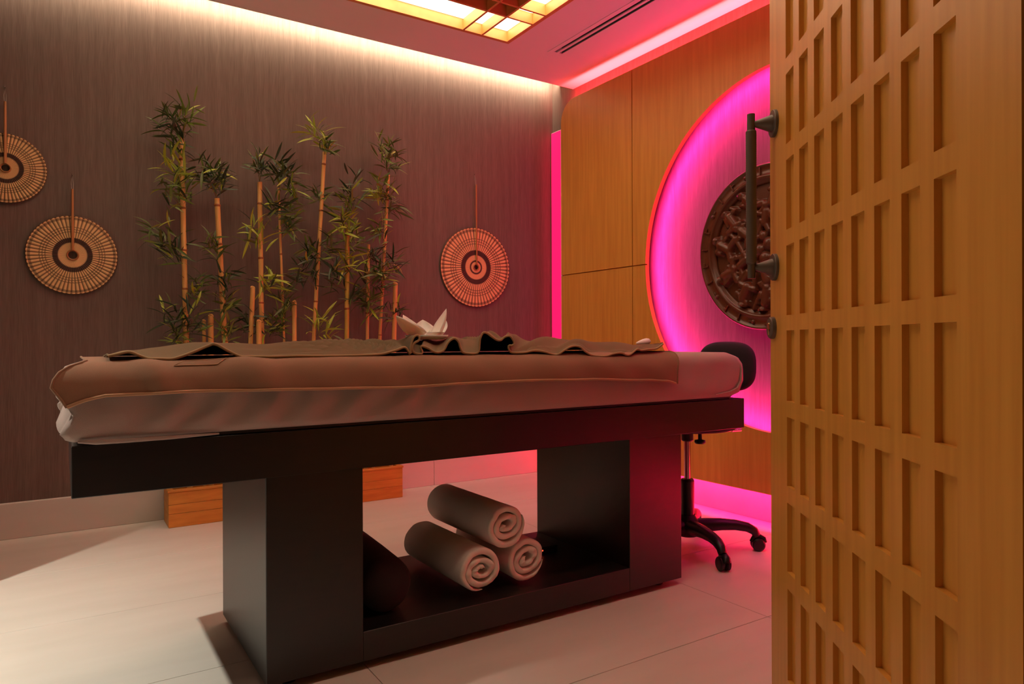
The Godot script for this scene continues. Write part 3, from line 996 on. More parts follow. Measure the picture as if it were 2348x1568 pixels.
func build_planter() -> void:
	var x0 := 0.404
	var x1 := 1.547
	var d0 := 3.488
	var d1 := 3.655
	var p := thing("planter_box", "long low orange wooden planter box holding the bamboo by wall", "planter", w(0.975, 0, 3.57))
	var st := S()
	var ys := [0.0, 0.062, 0.104, 0.160]
	for k in 3:
		st = S()
		box(st, w(x0, ys[k] + 0.0005, d0), w(x1, ys[k + 1] - 0.0005, d0 + 0.018), 0.0012)
		part(st, "board", mats.planter, p)
		st = S()
		box(st, w(x0, ys[k] + 0.0005, d1 - 0.018), w(x1, ys[k + 1] - 0.0005, d1), 0.0012)
		part(st, "board", mats.planter, p)
		for xx in [x0, x1 - 0.018]:
			st = S()
			box(st, w(xx, ys[k] + 0.0005, d0 + 0.0182), w(xx + 0.018, ys[k + 1] - 0.0005, d1 - 0.0182), 0.0012)
			part(st, "board", mats.planter, p)
	for q in [[x0 - 0.004, x1 + 0.004, d0 - 0.004, d0 + 0.022], [x0 - 0.004, x1 + 0.004, d1 - 0.022, d1 + 0.004], [x0 - 0.004, x0 + 0.022, d0 + 0.022, d1 - 0.022], [x1 - 0.022, x1 + 0.004, d0 + 0.022, d1 - 0.022]]:
		st = S()
		box(st, w(q[0], 0.160, q[2]), w(q[1], 0.170, q[3]), 0.0012)
		part(st, "rim", mats.planter, p)
	st = S()
	box(st, w(x0 + 0.018, 0.005, d0 + 0.018), w(x1 - 0.018, 0.145, d1 - 0.018))
	part(st, "soil", mats.soil, p)

	# leaf shapes, shared
	var leaf_meshes := []
	for v in 8:
		var save := org
		org = Vector3.ZERO
		st = S(true)
		var ln := 0.092 + 0.013 * (v % 3)
		var bend := 0.012 + 0.012 * (v % 4)
		var f := func(i: int, j: int) -> Vector3:
			var t := i / 5.0
			var wd := 0.0066 * pow(sin(PI * clampf(t * 0.94 + 0.05, 0.0, 1.0)), 0.8)
			var s := float(j) - 1.0
			return Vector3(s * wd, -bend * t * t + absf(s) * wd * 0.35, -ln * t)
		grid(st, 6, 3, f)
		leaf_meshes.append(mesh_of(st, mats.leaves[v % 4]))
		org = save
	# stalks: x at table height, x at top, y top, radius, label, clusters (x, y, size, kind)
	# kind 0 mid green, 1 dark for leaves in shade, 2 yellow green
	var stalks := [
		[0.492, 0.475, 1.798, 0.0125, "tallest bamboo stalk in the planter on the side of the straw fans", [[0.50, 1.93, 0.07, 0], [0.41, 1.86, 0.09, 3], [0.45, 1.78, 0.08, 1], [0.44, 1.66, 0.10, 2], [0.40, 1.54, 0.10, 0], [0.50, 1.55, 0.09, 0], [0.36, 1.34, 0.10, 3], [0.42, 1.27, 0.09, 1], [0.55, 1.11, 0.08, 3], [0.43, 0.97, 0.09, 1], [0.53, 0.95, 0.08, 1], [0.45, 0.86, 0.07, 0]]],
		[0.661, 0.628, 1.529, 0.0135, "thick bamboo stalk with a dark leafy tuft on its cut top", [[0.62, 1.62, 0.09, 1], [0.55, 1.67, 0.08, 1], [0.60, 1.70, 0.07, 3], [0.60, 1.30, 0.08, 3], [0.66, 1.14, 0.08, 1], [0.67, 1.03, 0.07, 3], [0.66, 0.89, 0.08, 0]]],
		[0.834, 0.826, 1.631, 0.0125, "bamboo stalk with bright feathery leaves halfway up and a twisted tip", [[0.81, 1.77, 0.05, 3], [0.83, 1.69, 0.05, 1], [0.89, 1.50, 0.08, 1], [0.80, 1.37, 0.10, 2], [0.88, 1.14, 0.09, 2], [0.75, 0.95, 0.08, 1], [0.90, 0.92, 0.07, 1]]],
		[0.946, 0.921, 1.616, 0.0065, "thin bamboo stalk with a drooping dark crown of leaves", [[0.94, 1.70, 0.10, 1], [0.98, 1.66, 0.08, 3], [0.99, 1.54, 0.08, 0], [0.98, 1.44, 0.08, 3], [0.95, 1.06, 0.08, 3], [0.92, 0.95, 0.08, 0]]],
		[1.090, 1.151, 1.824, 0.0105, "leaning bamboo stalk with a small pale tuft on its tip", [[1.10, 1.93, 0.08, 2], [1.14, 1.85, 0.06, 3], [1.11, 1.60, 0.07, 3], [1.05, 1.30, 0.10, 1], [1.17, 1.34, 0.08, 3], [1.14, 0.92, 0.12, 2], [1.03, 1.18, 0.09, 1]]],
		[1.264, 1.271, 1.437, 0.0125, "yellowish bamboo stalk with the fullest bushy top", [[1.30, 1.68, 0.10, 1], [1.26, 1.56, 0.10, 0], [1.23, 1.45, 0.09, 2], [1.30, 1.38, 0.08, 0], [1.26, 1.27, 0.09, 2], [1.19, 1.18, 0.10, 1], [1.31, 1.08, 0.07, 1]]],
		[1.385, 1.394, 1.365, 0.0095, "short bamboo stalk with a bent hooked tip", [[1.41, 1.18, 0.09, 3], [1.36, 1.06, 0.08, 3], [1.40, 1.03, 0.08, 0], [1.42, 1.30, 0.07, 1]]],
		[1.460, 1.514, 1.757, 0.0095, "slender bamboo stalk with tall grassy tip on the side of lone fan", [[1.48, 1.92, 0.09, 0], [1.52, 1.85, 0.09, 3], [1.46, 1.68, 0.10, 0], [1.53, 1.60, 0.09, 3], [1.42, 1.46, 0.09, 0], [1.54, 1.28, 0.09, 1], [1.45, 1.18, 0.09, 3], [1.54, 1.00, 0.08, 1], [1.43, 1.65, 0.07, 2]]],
	]
	for s in stalks:
		var xa: float = s[0]
		var xt: float = s[1]
		var yt: float = s[2]
		var slope := (xt - xa) / (yt - 0.85)
		var dd := 3.572 + rng.randf_range(-0.015, 0.02)
		var at_y := func(y: float) -> Vector3: return w(xa + slope * (y - 0.85), y, dd)
		var b := thing("bamboo_stalk", s[4], "bamboo", at_y.call(0.145), "artificial bamboo stalks in the planter")
		var r: float = s[3]
		var pts := []
		var rad := []
		var joints := []
		var y := 0.12
		var seg := rng.randf_range(0.20, 0.26)
		while y < yt:
			var top := minf(y + seg, yt)
			for q in [[0.0, 1.10], [0.04, 0.97], [0.5, 0.95], [0.96, 0.99]]:
				pts.append(at_y.call(lerpf(y, top, q[0])) + Vector3(rng.randf_range(-1, 1), 0, 0) * 0.0008)
				rad.append(r * q[1] * lerpf(1.08, 0.92, y / yt))
			joints.append(top)
			y = top
			seg = rng.randf_range(0.18, 0.27)
		pts.append(at_y.call(yt))
		rad.append(r * 0.95)
		st = S()
		tube(st, pts, rad, 12)
		var stem := part(st, "culm", mats.culm_green if r > 0.0124 and xa > 1.0 else mats.culm, b)
		joints.pop_back()
		for jy in joints:
			st = S()
			lathe(st, Transform3D(Basis.IDENTITY, at_y.call(jy)), [Vector2(r * 0.95, -0.006), Vector2(r * 1.14, -0.001), Vector2(r * 1.14, 0.002), Vector2(r * 0.95, 0.006)], 12)
			part(st, "node_ring", mats.node, stem)
		for c in s[5]:
			var cc: Vector3 = w(c[0], c[1], dd + rng.randf_range(-0.05, 0.02))
			var from: Vector3 = at_y.call(clampf(c[1] - 0.05 - 0.3 * absf(c[0] - (xa + slope * (c[1] - 0.85))), 0.3, yt))
			var mid := from.lerp(cc, 0.55) + Vector3(0, 0.01, 0)
			st = S()
			tube(st, [from, mid, cc], [0.0022, 0.0016, 0.0009], 5)
			var br := part(st, "branch", mats.twig, b)
			var size: float = c[2]
			var kind: int = c[3]
			var count := 22 + int(size * 110.0)
			var heading := (cc - from).normalized()
			for k in count:
				var side := Vector3(rng.randf_range(-1, 1), rng.randf_range(-0.75, 1.0), rng.randf_range(-0.35, 0.7))
				var dirv := (side + heading * 0.45).normalized()
				var along := rng.randf_range(-0.5, 1.0)
				var root := mid.lerp(cc, along) + Vector3(rng.randf_range(-0.8, 0.8), rng.randf_range(-1.2, 1.2), rng.randf_range(-0.4, 0.8)) * size * 0.5
				root.z = maxf(root.z, -(DW - 0.03))
				var bz := -dirv
				var bx_ := Vector3.UP.cross(bz)
				if bx_.length() < 0.1:
					bx_ = Vector3(1, 0, 0)
				bx_ = bx_.normalized()
				var by := bz.cross(bx_)
				var bas := Basis(bx_, by, bz).rotated(dirv, rng.randf_range(-1.2, 1.2)).scaled(Vector3.ONE * rng.randf_range(0.55, 1.0) * (0.72 + size * 3.2))
				var tip := root + dirv * 0.15
				if tip.z < -(DW - 0.03):
					root.z += -(DW - 0.03) - tip.z
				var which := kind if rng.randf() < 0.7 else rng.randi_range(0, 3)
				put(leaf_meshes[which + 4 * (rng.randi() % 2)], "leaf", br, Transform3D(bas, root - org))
	# cut canes
	var canes := [[0.573, 0.0, 0.943, 0.0085, "thin cut bamboo cane just behind a shorter round cane", 3.600], [0.597, 0.001, 0.966, 0.0125, "cut bamboo cane with its open ring end beside thick stalk", 3.56], [0.778, 0.043, 1.107, 0.0115, "tall leaning cut cane beside the stalk with bright leaves", 3.56], [0.809, 0.0, 0.940, 0.0125, "shortest cut cane with pale open end in front of stalk", 3.525], [0.990, 0.0, 1.044, 0.0115, "cut cane with slanted top beside the thin drooping stalk", 3.56], [1.531, 0.030, 1.160, 0.0125, "cut cane standing at the planter end nearest the lone fan", 3.56]]
	for c in canes:
		var x: float = c[0]
		var top := w(x + c[1] * (c[2] - 0.85), c[2], c[5])
		var foot := w(x + c[1] * (0.12 - 0.85), 0.12, c[5])
		var b := thing("cut_cane", c[4], "bamboo", w(foot.x, 0.145, c[5]), "cut bamboo canes in the planter")
		var r: float = c[3]
		var pts := []
		var rad := []
		for k in 9:
			pts.append(foot.lerp(top, k / 8.0))
			rad.append(r * (1.06 if k in [2, 5] else 1.0))
		st = S()
		tube(st, pts, rad, 14, false)
		# slanted cut: outer lip and inner bore
		var ax := (top - foot).normalized()
		var sx := ax.cross(Vector3(0, 0, 1)).normalized()
		var sz := sx.cross(ax).normalized()
		var lip := []
		var bore := []
		var deepb := []
		for k in 14:
			var a := TAU * k / 14.0
			var o := sx * cos(a) + sz * sin(a)
			var lift := ax * (-sz.dot(o)) * r * 0.9
			lip.append(top + o * r + lift)
			bore.append(top + o * r * 0.66 + lift * 0.66)
			deepb.append(top + o * r * 0.6 - ax * 0.03)
		st.set_smooth_group(-1)
		for k in 14:
			var k2 := (k + 1) % 14
			var a := TAU * k / 14.0
			var o := sx * cos(a) + sz * sin(a)
			var o2 := sx * cos(a + TAU / 14.0) + sz * sin(a + TAU / 14.0)
			face(st, [top + o * r, top + o2 * r, lip[k2], lip[k]], o)
			face(st, [lip[k], lip[k2], bore[k2], bore[k]], ax)
			face(st, [bore[k], bore[k2], deepb[k2], deepb[k]], -o)
		part(st, "culm", mats.culm, b)
		for k in [2, 5]:
			st = S()
			lathe(st, Transform3D(Basis(sx, ax, sz), pts[k]), [Vector2(r * 1.0, -0.005), Vector2(r * 1.15, -0.001), Vector2(r * 1.15, 0.001), Vector2(r * 1.0, 0.005)], 12)
			part(st, "node_ring", mats.node, b)

func build_stool() -> void:
	var c := Vector2(2.12, 1.98)
	var t := thing("swivel_stool", "black swivel stool with padded backrest on a five-star caster base", "stool", w(c.x, 0, c.y))
	var up := func(y: float) -> Transform3D: return Transform3D(Basis.IDENTITY, w(c.x, y, c.y))
	var st := S()
	lathe(st, up.call(0.0), [Vector2(0.0, 0.055), Vector2(0.040, 0.056), Vector2(0.052, 0.068), Vector2(0.052, 0.105), Vector2(0.042, 0.122), Vector2(0.03, 0.14)], 28)
	part(st, "hub", mats.plastic, t)
	st = S()
	lathe(st, up.call(0.0), [Vector2(0.026, 0.11), Vector2(0.027, 0.275), Vector2(0.024, 0.283), Vector2(0.0, 0.283)], 24, true)
	part(st, "sleeve", mats.plastic, t)
	st = S()
	lathe(st, up.call(0.0), [Vector2(0.0135, 0.28), Vector2(0.0135, 0.46)], 20)
	part(st, "gas_cylinder", mats.chrome, t)
	st = S()
	lathe(st, up.call(0.0), [Vector2(0.0, 0.435), Vector2(0.02, 0.435), Vector2(0.024, 0.44), Vector2(0.024, 0.478), Vector2(0.0, 0.478)], 20, true)
	box(st, w(c.x - 0.09, 0.476, c.y - 0.075), w(c.x + 0.09, 0.487, c.y + 0.075), 0.003)
	part(st, "mount_plate", mats.plastic, t)
	st = S()
	lathe(st, up.call(0.486), [Vector2(0.0, 0.0), Vector2(0.17, 0.0), Vector2(0.186, 0.006), Vector2(0.19, 0.014), Vector2(0.184, 0.024), Vector2(0.165, 0.030), Vector2(0.0, 0.031)], 40)
	part(st, "seat", mats.black_cloth, t)
	# five legs with casters
	var a0 := atan2(1.721 - c.y, 2.027 - c.x)
	for k in 5:
		var a := a0 + TAU * k / 5.0
		var o := Vector3(cos(a), 0, -sin(a))
		var q := func(r: float, y: float) -> Vector3: return w(c.x, 0, c.y) + o * r + Vector3(0, y, 0)
		st = S()
		tube(st, [q.call(0.02, 0.092), q.call(0.07, 0.098), q.call(0.13, 0.102), q.call(0.19, 0.100), q.call(0.235, 0.092), q.call(0.262, 0.078), q.call(0.272, 0.060)], [0.036, 0.033, 0.029, 0.025, 0.0225, 0.0205, 0.018], 12, true, 0.85)
		var leg := part(st, "leg", mats.plastic, t)
		var sdv := Vector3(-o.z, 0, o.x)
		var cast := Node3D.new()
		cast.name = "caster"
		leg.add_child(cast)
		st = S()
		tube(st, [q.call(0.272, 0.068), q.call(0.272, 0.036)], [0.006], 8)
		tube(st, [q.call(0.255, 0.034), q.call(0.262, 0.050), q.call(0.280, 0.056), q.call(0.296, 0.048), q.call(0.300, 0.034)], [0.010], 8, true, 1.6)
		for sgn in [-1.0, 1.0]:
			lathe(st, Transform3D(Basis(o, sdv, o.cross(sdv)), q.call(0.276, 0.0262) + sdv * sgn * 0.013), [Vector2(0.0, -0.009), Vector2(0.020, -0.009), Vector2(0.026, -0.005), Vector2(0.026, 0.005), Vector2(0.020, 0.009), Vector2(0.0, 0.009)], 20, true)
		part(st, "wheels", mats.plastic, cast)
	# height lever and adjusting knob
	st = S()
	tube(st, [w(2.15, 0.474, 1.93), w(2.24, 0.473, 1.90), w(2.30, 0.477, 1.882)], [0.004], 8)
	tube(st, [w(2.278, 0.476, 1.888), w(2.318, 0.478, 1.876)], [0.0075, 0.0075], 10)
	part(st, "lever", mats.chrome, t)
	st = S()
	lathe(st, Transform3D(Basis.IDENTITY, w(2.083, 0.44, 1.88)), [Vector2(0.0, 0.0), Vector2(0.018, 0.0), Vector2(0.022, 0.006), Vector2(0.020, 0.013), Vector2(0.008, 0.016), Vector2(0.007, 0.042), Vector2(0.0, 0.042)], 18, true)
	part(st, "knob", mats.plastic, t)
	# backrest on a bent bar
	var bc := w(2.272, 0.735, 1.905)
	var nb := Vector3(-0.80, 0.06, 0.52).normalized()
	st = S()
	tube(st, [w(2.14, 0.474, 1.99), w(2.235, 0.472, 2.02), w(2.285, 0.50, 2.01), w(2.30, 0.60, 1.975), w(2.285, 0.72, 1.925)], [0.010], 10)
	part(st, "back_bar", mats.plastic, t)
	var rx := Vector3.UP.cross(nb).normalized()
	var ry := nb.cross(rx)
	st = S(true)
	var f := func(i: int, j: int) -> Vector3:
		var th := TAU * i / 48.0
		var v := PI * j / 16.0
		var sx := signf(cos(th)) * pow(absf(cos(th)), 0.7)
		var sy := signf(sin(th)) * pow(absf(sin(th)), 0.7)
		var cr := pow(absf(sin(v)), 0.5)
		var px := 0.113 * sx * cr
		var py := 0.101 * sy * cr
		var pz := 0.030 * signf(cos(v)) * pow(absf(cos(v)), 0.7) + 0.9 * px * px
		return bc + rx * px + ry * py + nb * pz
	grid(st, 48, 17, f, false, null, true)
	part(st, "backrest", mats.black_cloth, t)

func build_fans() -> void:
	var fans := [
		[-0.198, 1.589, 0.147, 1.871, "smallest round straw fan hanging highest on the bamboo wall", false],
		[0.044, 1.232, 0.1735, 1.525, "round straw fan with a wide plain ring round its dark hole", false],
		[2.119, 1.290, 0.2385, 1.791, "largest round straw fan hanging alone on wall near pink light", true],
	]
	var tan1 := Color8(232, 186, 130).srgb_to_linear()
	var tan2 := Color8(190, 140, 90).srgb_to_linear()
	var dark := Color8(62, 36, 26).srgb_to_linear()
	var mid := Color8(128, 84, 50).srgb_to_linear()
	for fn in fans:
		var x: float = fn[0]
		var y: float = fn[1]
		var rr: float = fn[2]
		var t := thing("straw_fan", fn[4], "fan", w(x, y, DW - 0.01), "round straw fans hung on the bamboo wall")
		var big: bool = fn[5]
		var pleats := 60
		var na := pleats * 3
		var stops := []
		for k in 44:
			stops.append(lerpf(0.13 if not big else 0.085, 1.0, k / 43.0))
		var col := func(i: int, j: int) -> Color:
			var q: float = stops[j]
			var c := tan2 if i % 3 == 2 else tan1
			if q > 0.315 and q < 0.44:
				c = dark if i % 3 == 2 else dark * 1.4
			elif (q > 0.585 and q < 0.615) or (q > 0.645 and q < 0.675) or (q > 0.705 and q < 0.735):
				c = dark.lerp(c, 0.25)
			elif q > 0.90 and q < 0.97:
				c = dark.lerp(c, 0.05 if i % 3 == 2 else 0.4)
			elif q >= 0.30 and q < 0.90 and i % 3 == 2:
				c = dark.lerp(mid, 0.35)
			elif big and q > 0.13 and q < 0.19:
				c = dark
			return c
		var pos := func(i: int, j: int) -> Vector3:
			var q: float = stops[j]
			var a := TAU * i / na
			var fold := (0.0 if i % 3 == 2 else 0.004) * smoothstep(0.13, 0.5, q)
			return w(x + cos(a) * rr * q, y + sin(a) * rr * q, DW - 0.012 - fold - 0.004 * (1.0 - q))
		var st := S()
		grid(st, na, stops.size(), pos, false, col, true)
		part(st, "pleated_disc", mats.fan, t)
		st = S()
		lathe(st, Transform3D(Basis(Vector3(1, 0, 0), Vector3(0, 0, 1), Vector3(0, -1, 0)), w(x, y, DW - 0.001)), [Vector2(rr * 0.11, 0.0), Vector2(rr * 0.99, 0.0), Vector2(rr * 0.99, 0.0105), Vector2(rr * 0.11, 0.0105), Vector2(rr * 0.11, 0.0)], 64, true)
		part(st, "backing", mats.cord, t)
		st = S()
		var edge := []
		for k in 97:
			var a := TAU * k / 96.0
			edge.append(w(x + cos(a) * rr, y + sin(a) * rr, DW - 0.0125))
		tube(st, edge, [0.0028], 6, false)
		part(st, "rim_cord", mats.cord, t)
		st = S()
		var h0 := rr * (0.10 if not big else 0.06)
		lathe(st, Transform3D(Basis(Vector3(1, 0, 0), Vector3(0, 0, 1), Vector3(0, -1, 0)), w(x, y, DW)), [Vector2(h0, 0.012), Vector2(h0 * 1.05, 0.021), Vector2(h0 * 1.35, 0.021), Vector2(h0 * 1.45, 0.014)], 28)
		part(st, "hub_ring", mats.fan_stick, t)
		st = S()
		tube(st, [w(x, y + h0 * 1.2, DW - 0.026), w(x, fn[3], DW - 0.022)], [0.0070, 0.0060], 10, true, 0.7)
		part(st, "handle", mats.fan_stick, t)
		st = S()
		tube(st, [w(x - 0.003, fn[3] - 0.006, DW - 0.02), w(x - 0.005, fn[3] + 0.03, DW - 0.012), w(x - 0.001, fn[3] + 0.062, DW - 0.006), w(x + 0.003, fn[3] + 0.03, DW - 0.012), w(x + 0.003, fn[3] - 0.006, DW - 0.02)], [0.0008], 5)
		part(st, "wire_loop", mats.wire, t)
		st = S()
		tube(st, [w(x - 0.001, fn[3] + 0.064, DW), w(x - 0.001, fn[3] + 0.064, DW - 0.010), w(x - 0.001, fn[3] + 0.070, DW - 0.013)], [0.0022], 7)
		part(st, "hook", mats.chrome, t)

func build_medallion() -> void:
	var d0 := 1.995
	var y0 := 1.257
	var xb := XW - 0.052
	var big := 0.371
	var t := thing("carved_medallion", "dark carved wooden disc with crowded figures in the pink lit niche", "medallion", w(xb, y0, d0))
	var at := func(a: float, b: float, h: float) -> Vector3: return w(xb - h, y0 + b, d0 - a)
	# figures as rounded strokes of relief: (a, b, a2, b2, radius, lift)
	var rod := []
	var g := RandomNumberGenerator.new()
	g.seed = 77
	var figure := func(cx: float, cy: float, turn: float, s: float) -> void:
		var rot := func(px: float, py: float) -> Vector2:
			return Vector2(cx + (px * cos(turn) - py * sin(turn)) * s, cy + (px * sin(turn) + py * cos(turn)) * s)
		var joint := func(p: Vector2, q: Vector2, r: float, lift: float) -> void:
			rod.append([p, q, r * s * 1.25, lift])
		var sh: Vector2 = rot.call(0.0, 0.030)
		var hip: Vector2 = rot.call(g.randf_range(-0.006, 0.006), -0.012)
		joint.call(sh, hip, 0.015, 0.010)
		var hd: Vector2 = rot.call(g.randf_range(-0.008, 0.008), 0.056)
		joint.call(hd, hd, 0.0145, 0.012)
		for sd in [-1.0, 1.0]:
			var el: Vector2 = rot.call(sd * g.randf_range(0.022, 0.036), g.randf_range(0.0, 0.045))
			var ha: Vector2 = rot.call(sd * g.randf_range(0.0, 0.04), g.randf_range(-0.02, 0.075))
			joint.call(sh, el, 0.0075, 0.011)
			joint.call(el, ha, 0.0062, 0.012)
			var kn: Vector2 = rot.call(sd * g.randf_range(0.014, 0.042), g.randf_range(-0.045, -0.005))
			var ft: Vector2 = rot.call(sd * g.randf_range(-0.004, 0.034), g.randf_range(-0.082, -0.05))
			joint.call(hip, kn, 0.0098, 0.012)
			joint.call(kn, ft, 0.0078, 0.010)
	for k in 11:
		var a := TAU * k / 11.0 + 0.2
		figure.call(cos(a) * 0.215, sin(a) * 0.215, a - PI * 0.5 + g.randf_range(-0.5, 0.5), 1.32)
	for k in 6:
		var a := TAU * k / 6.0 + 0.5
		figure.call(cos(a) * 0.122, sin(a) * 0.122, a - PI * 0.5 + g.randf_range(-0.4, 0.4), 1.15)
	for q in [[-0.01, 0.05, 0.026], [0.02, 0.012, 0.034], [-0.03, -0.01, 0.030], [0.0, -0.05, 0.034], [0.035, -0.05, 0.022], [-0.05, 0.045, 0.018]]:
		rod.append([Vector2(q[0], q[1]), Vector2(q[0], q[1]), q[2], 0.006])
	var nrr := 84
	var na := 260
	var st := S(true)
	var f := func(i: int, j: int) -> Vector3:
		var r := 0.286 * (j + 0.02) / (nrr - 1)
		var a := TAU * i / na
		var p := Vector2(cos(a) * r, sin(a) * r)
		var h := 0.008
		for q in rod:
			var pa: Vector2 = q[0]
			var ab: Vector2 = q[1] - pa
			var rad: float = q[2]
			if absf(p.x - pa.x) > rad + 0.09 or absf(p.y - pa.y) > rad + 0.09:
				continue
			var u := clampf((p - pa).dot(ab) / maxf(ab.length_squared(), 1e-9), 0.0, 1.0)
			var dist := p.distance_to(pa + ab * u)
			if dist < rad:
				h = maxf(h, 0.010 + q[3] * 1.5 + sqrt(rad * rad - dist * dist) - rad * 0.25)
		return at.call(p.x, p.y, h)
	grid(st, na, nrr, f, false, null, true)
	part(st, "relief_field", mats.carved, t)
	st = S()
	lathe(st, Transform3D(Basis(Vector3(0, 0, 1), Vector3(-1, 0, 0), Vector3(0, 1, 0)), w(XW, y0, d0)), [Vector2(0.16, 0.0), Vector2(0.16, 0.053)], 40)
	part(st, "mounting_block", mats.black, t)
	st = S()
	var bas := Basis(Vector3(0, 0, 1), Vector3(-1, 0, 0), Vector3(0, 1, 0))
	lathe(st, Transform3D(bas, w(xb, y0, d0)), [Vector2(0.284, 0.012), Vector2(0.288, 0.022), Vector2(0.298, 0.022), Vector2(0.303, 0.034), Vector2(0.311, 0.040), Vector2(0.319, 0.034), Vector2(0.324, 0.029), Vector2(0.354, 0.028), Vector2(0.358, 0.034), Vector2(0.366, 0.036), Vector2(big, 0.030), Vector2(big, 0.0), Vector2(0.0, 0.0)], 120)
	part(st, "rim", mats.carved, t)
	for k in 26:
		var a := TAU * k / 26.0 + 0.06
		var tr := Transform3D(Basis(Vector3(0, sin(a), -cos(a)), Vector3(-1, 0, 0), Vector3(0, cos(a), sin(a))), w(xb, y0 + sin(a) * 0.339, d0 + cos(a) * 0.339))
		st = S()
		if k % 3 == 2:
			lathe(st, tr, [Vector2(0.0, 0.0385), Vector2(0.006, 0.037), Vector2(0.010, 0.033), Vector2(0.0125, 0.027)], 12)
			box(st, Vector3(-0.005, 0.026, 0.010), Vector3(0.005, 0.034, 0.028), 0.002, tr)
		else:
			box(st, Vector3(-0.017, 0.026, -0.0035), Vector3(0.017, 0.037, 0.0035), 0.0015, tr)
			if k % 3 == 1:
				box(st, Vector3(0.004, 0.026, 0.0035), Vector3(0.011, 0.036, 0.020), 0.0015, tr)
		part(st, "rim_block", mats.carved, t)

func build_lamp_and_vent() -> void:
	var x0 := 0.14
	var x1 := 2.0
	var d0 := 1.10
	var d1 := 3.12
	var t := thing("ceiling_lamp", "large square wooden grid lamp with glowing panels in the ceiling", "ceiling lamp", w(1.07, CEIL, 2.11))
	var st := S()
	var lo := CEIL - 0.006
	var hi := CEIL + 0.066
	for q in [[x0, x1, d0, d0 + 0.022], [x0, x1, d1 - 0.022, d1], [x0, x0 + 0.022, d0 + 0.022, d1 - 0.022], [x1 - 0.022, x1, d0 + 0.022, d1 - 0.022]]:
		st = S()
		box(st, w(q[0], lo, q[2]), w(q[1], hi, q[3]), 0.001)
		part(st, "frame_side", mats.lamp_wood, t)
	var xb := [0.307, 0.417, 1.719, 1.829]
	var db := [1.352, 1.462, 2.756, 2.866]
	for x in xb:
		st = S()
		box(st, w(x - 0.006, lo + 0.001, d0 + 0.022), w(x + 0.006, hi - 0.0165, d1 - 0.022), 0.001)
		part(st, "grid_bar", mats.lamp_wood, t)
	var xi: Array = [x0 + 0.022] + xb + [x1 - 0.022]
	for d in db:
		for k in xi.size() - 1:
			var xa: float = xi[k] + (0.0 if k == 0 else 0.006)
			var xz: float = xi[k + 1] - (0.0 if k == xi.size() - 2 else 0.006)
			st = S()
			box(st, w(xa, lo + 0.001, d - 0.006), w(xz, hi - 0.0165, d + 0.006), 0.001)
			part(st, "grid_bar", mats.lamp_wood, t)
	# glowing panels round the edge, wooden board in the middle
	var yb := CEIL + 0.050
	var white := glow(Color(1.0, 0.93, 0.82), 3.0)
	var pans := [[x0 + 0.022, x1 - 0.022, 2.872, d1 - 0.022, 0.54], [x0 + 0.022, x1 - 0.022, d0 + 0.022, 1.346, 0.54], [x0 + 0.022, 0.301, 1.358, 2.860, 0.29], [1.835, x1 - 0.022, 1.358, 2.860, 0.29]]
	for q in pans:
		st = S()
		box(st, w(q[0], yb, q[2]), w(q[1], hi, q[3]))
		part(st, "glowing_panel", white, t)
		var sx: float = q[1] - q[0]
		var sd: float = q[3] - q[2]
		area("panel_lamp", w((q[0] + q[1]) * 0.5, yb - 0.003, (q[2] + q[3]) * 0.5), Vector3(0, -1, 0), Vector3(1, 0, 0), sx - 0.01, sd - 0.01, AMBER, q[4], t)
	st = S()
	box(st, w(0.301, yb, 1.346), w(1.835, hi, 2.872))
	part(st, "centre_board", mats.lamp_wood, t)
	# linear air vent with two black slots
	var v := thing("air_vent", "long narrow ceiling air vent with two black slots", "air vent", w(2.295, CEIL, 1.965))
	for q in [[2.240, 2.268], [2.2865, 2.3025], [2.321, 2.350]]:
		st = S()
		box(st, w(q[0], CEIL - 0.0035, 0.83), w(q[1], CEIL - 0.0001 if q[0] != 2.2865 else CEIL + 0.003, 3.10), 0.0008)
		part(st, "flange", mats.plaster, v)
	for q in [[0.83, 0.852], [3.075, 3.10]]:
		st = S()
		box(st, w(2.268, CEIL - 0.0035, q[0]), w(2.321, CEIL + 0.002, q[1]), 0.0008)
		part(st, "end_piece", mats.plaster, v)
	st = S()
	box(st, w(2.262, CEIL + 0.150, 0.85), w(2.328, CEIL + 0.158, 3.08))
	box(st, w(2.262, CEIL, 0.85), w(2.264, CEIL + 0.150, 3.08))
	box(st, w(2.326, CEIL, 0.85), w(2.328, CEIL + 0.150, 3.08))
	part(st, "plenum", mats.duct, v)

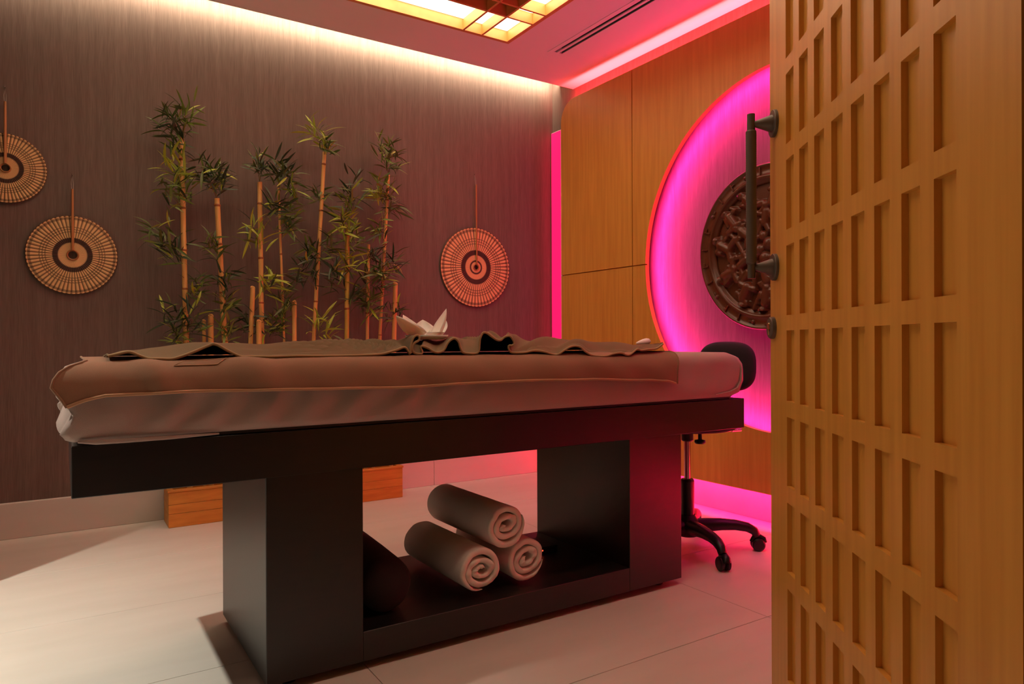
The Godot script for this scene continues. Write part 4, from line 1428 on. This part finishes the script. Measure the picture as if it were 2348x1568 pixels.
func petal(st: SurfaceTool, root: Vector3, az: float, lift0: float, lift1: float, ln: float, wd: float, tip := 0.0) -> void:
	var o := Vector3(cos(az), 0, -sin(az))
	var sd := Vector3(-o.z, 0, o.x)
	var f := func(i: int, j: int, sgn: float) -> Vector3:
		var t := i / 12.0
		var s := (j - 6) / 6.0
		var a := lerpf(lift0, lift1, t)
		var hgt := ln * (t * sin(lerpf(lift0, lift1, t * 0.5)))
		var rch := ln * t * cos(lerpf(lift0, lift1, t * 0.5))
		var width := wd * pow(maxf(sin(PI * (0.36 + 0.64 * t)), 0.0), 0.85) + 0.0015 * (1.0 - t)
		var n := (o * -sin(a) + Vector3.UP * cos(a))
		var cup := 0.42 * width * s * s
		var th := 0.0016 * (1.0 - s * s) * (1.0 - t * 0.6)
		return root + o * rch + Vector3.UP * hgt + sd * s * width * (1.0 - 0.12 * s * s) + n * (cup + sgn * th + tip * t * t * t * 0.02)
	grid(st, 13, 13, func(i: int, j: int) -> Vector3: return f.call(i, j, 1.0))
	grid(st, 13, 13, func(i: int, j: int) -> Vector3: return f.call(i, j, -1.0), true)

func build_flower() -> void:
	var c := w(0.935, 0.846, 1.925)
	var t := thing("lotus_flower", "white lotus flower with open pointed petals resting on the blanket", "flower", c)
	var st := S()
	lathe(st, Transform3D(Basis.IDENTITY, c), [Vector2(0.0, 0.0), Vector2(0.045, 0.0), Vector2(0.062, 0.006), Vector2(0.066, 0.014), Vector2(0.05, 0.012), Vector2(0.0, 0.010)], 32)
	part(st, "flower_base", mats.petal, t)
	# az, root radius, lift at root, lift at tip, length, half width
	var ps := [[PI + 0.25, 0.045, 0.50, 0.80, 0.098, 0.050], [2.05, 0.040, 0.75, 0.95, 0.090, 0.042], [-0.12, 0.036, 1.05, 1.30, 0.096, 0.043], [0.55, 0.050, 0.50, 0.80, 0.086, 0.034], [1.25, 0.045, 0.60, 0.85, 0.080, 0.040], [-1.35, 0.030, 0.15, 0.30, 0.045, 0.036]]
	for p in ps:
		st = S(true)
		petal(st, c + Vector3(cos(p[0]) * p[1], 0.004, -sin(p[0]) * p[1]), p[0], p[2], p[3], p[4], p[5], 0.5)
		part(st, "petal", mats.petal, t)
	var l := thing("flower_bud", "small white flower bud lying behind the blanket end by headrest", "flower", w(1.90, 0.828, 2.02))
	st = S(true)
	var lie := Basis(Vector3(-0.12, 1, 0), Vector3(1, 0.12, 0), Vector3(0, 0, -1)).orthonormalized()
	lathe(st, Transform3D(lie, w(1.880, 0.830, 2.02)), [Vector2(0.0, 0.0), Vector2(0.004, 0.004), Vector2(0.0085, 0.022), Vector2(0.0125, 0.042), Vector2(0.0135, 0.056), Vector2(0.011, 0.068), Vector2(0.006, 0.074), Vector2(0.0, 0.076)], 16)
	part(st, "bud", mats.petal, l)
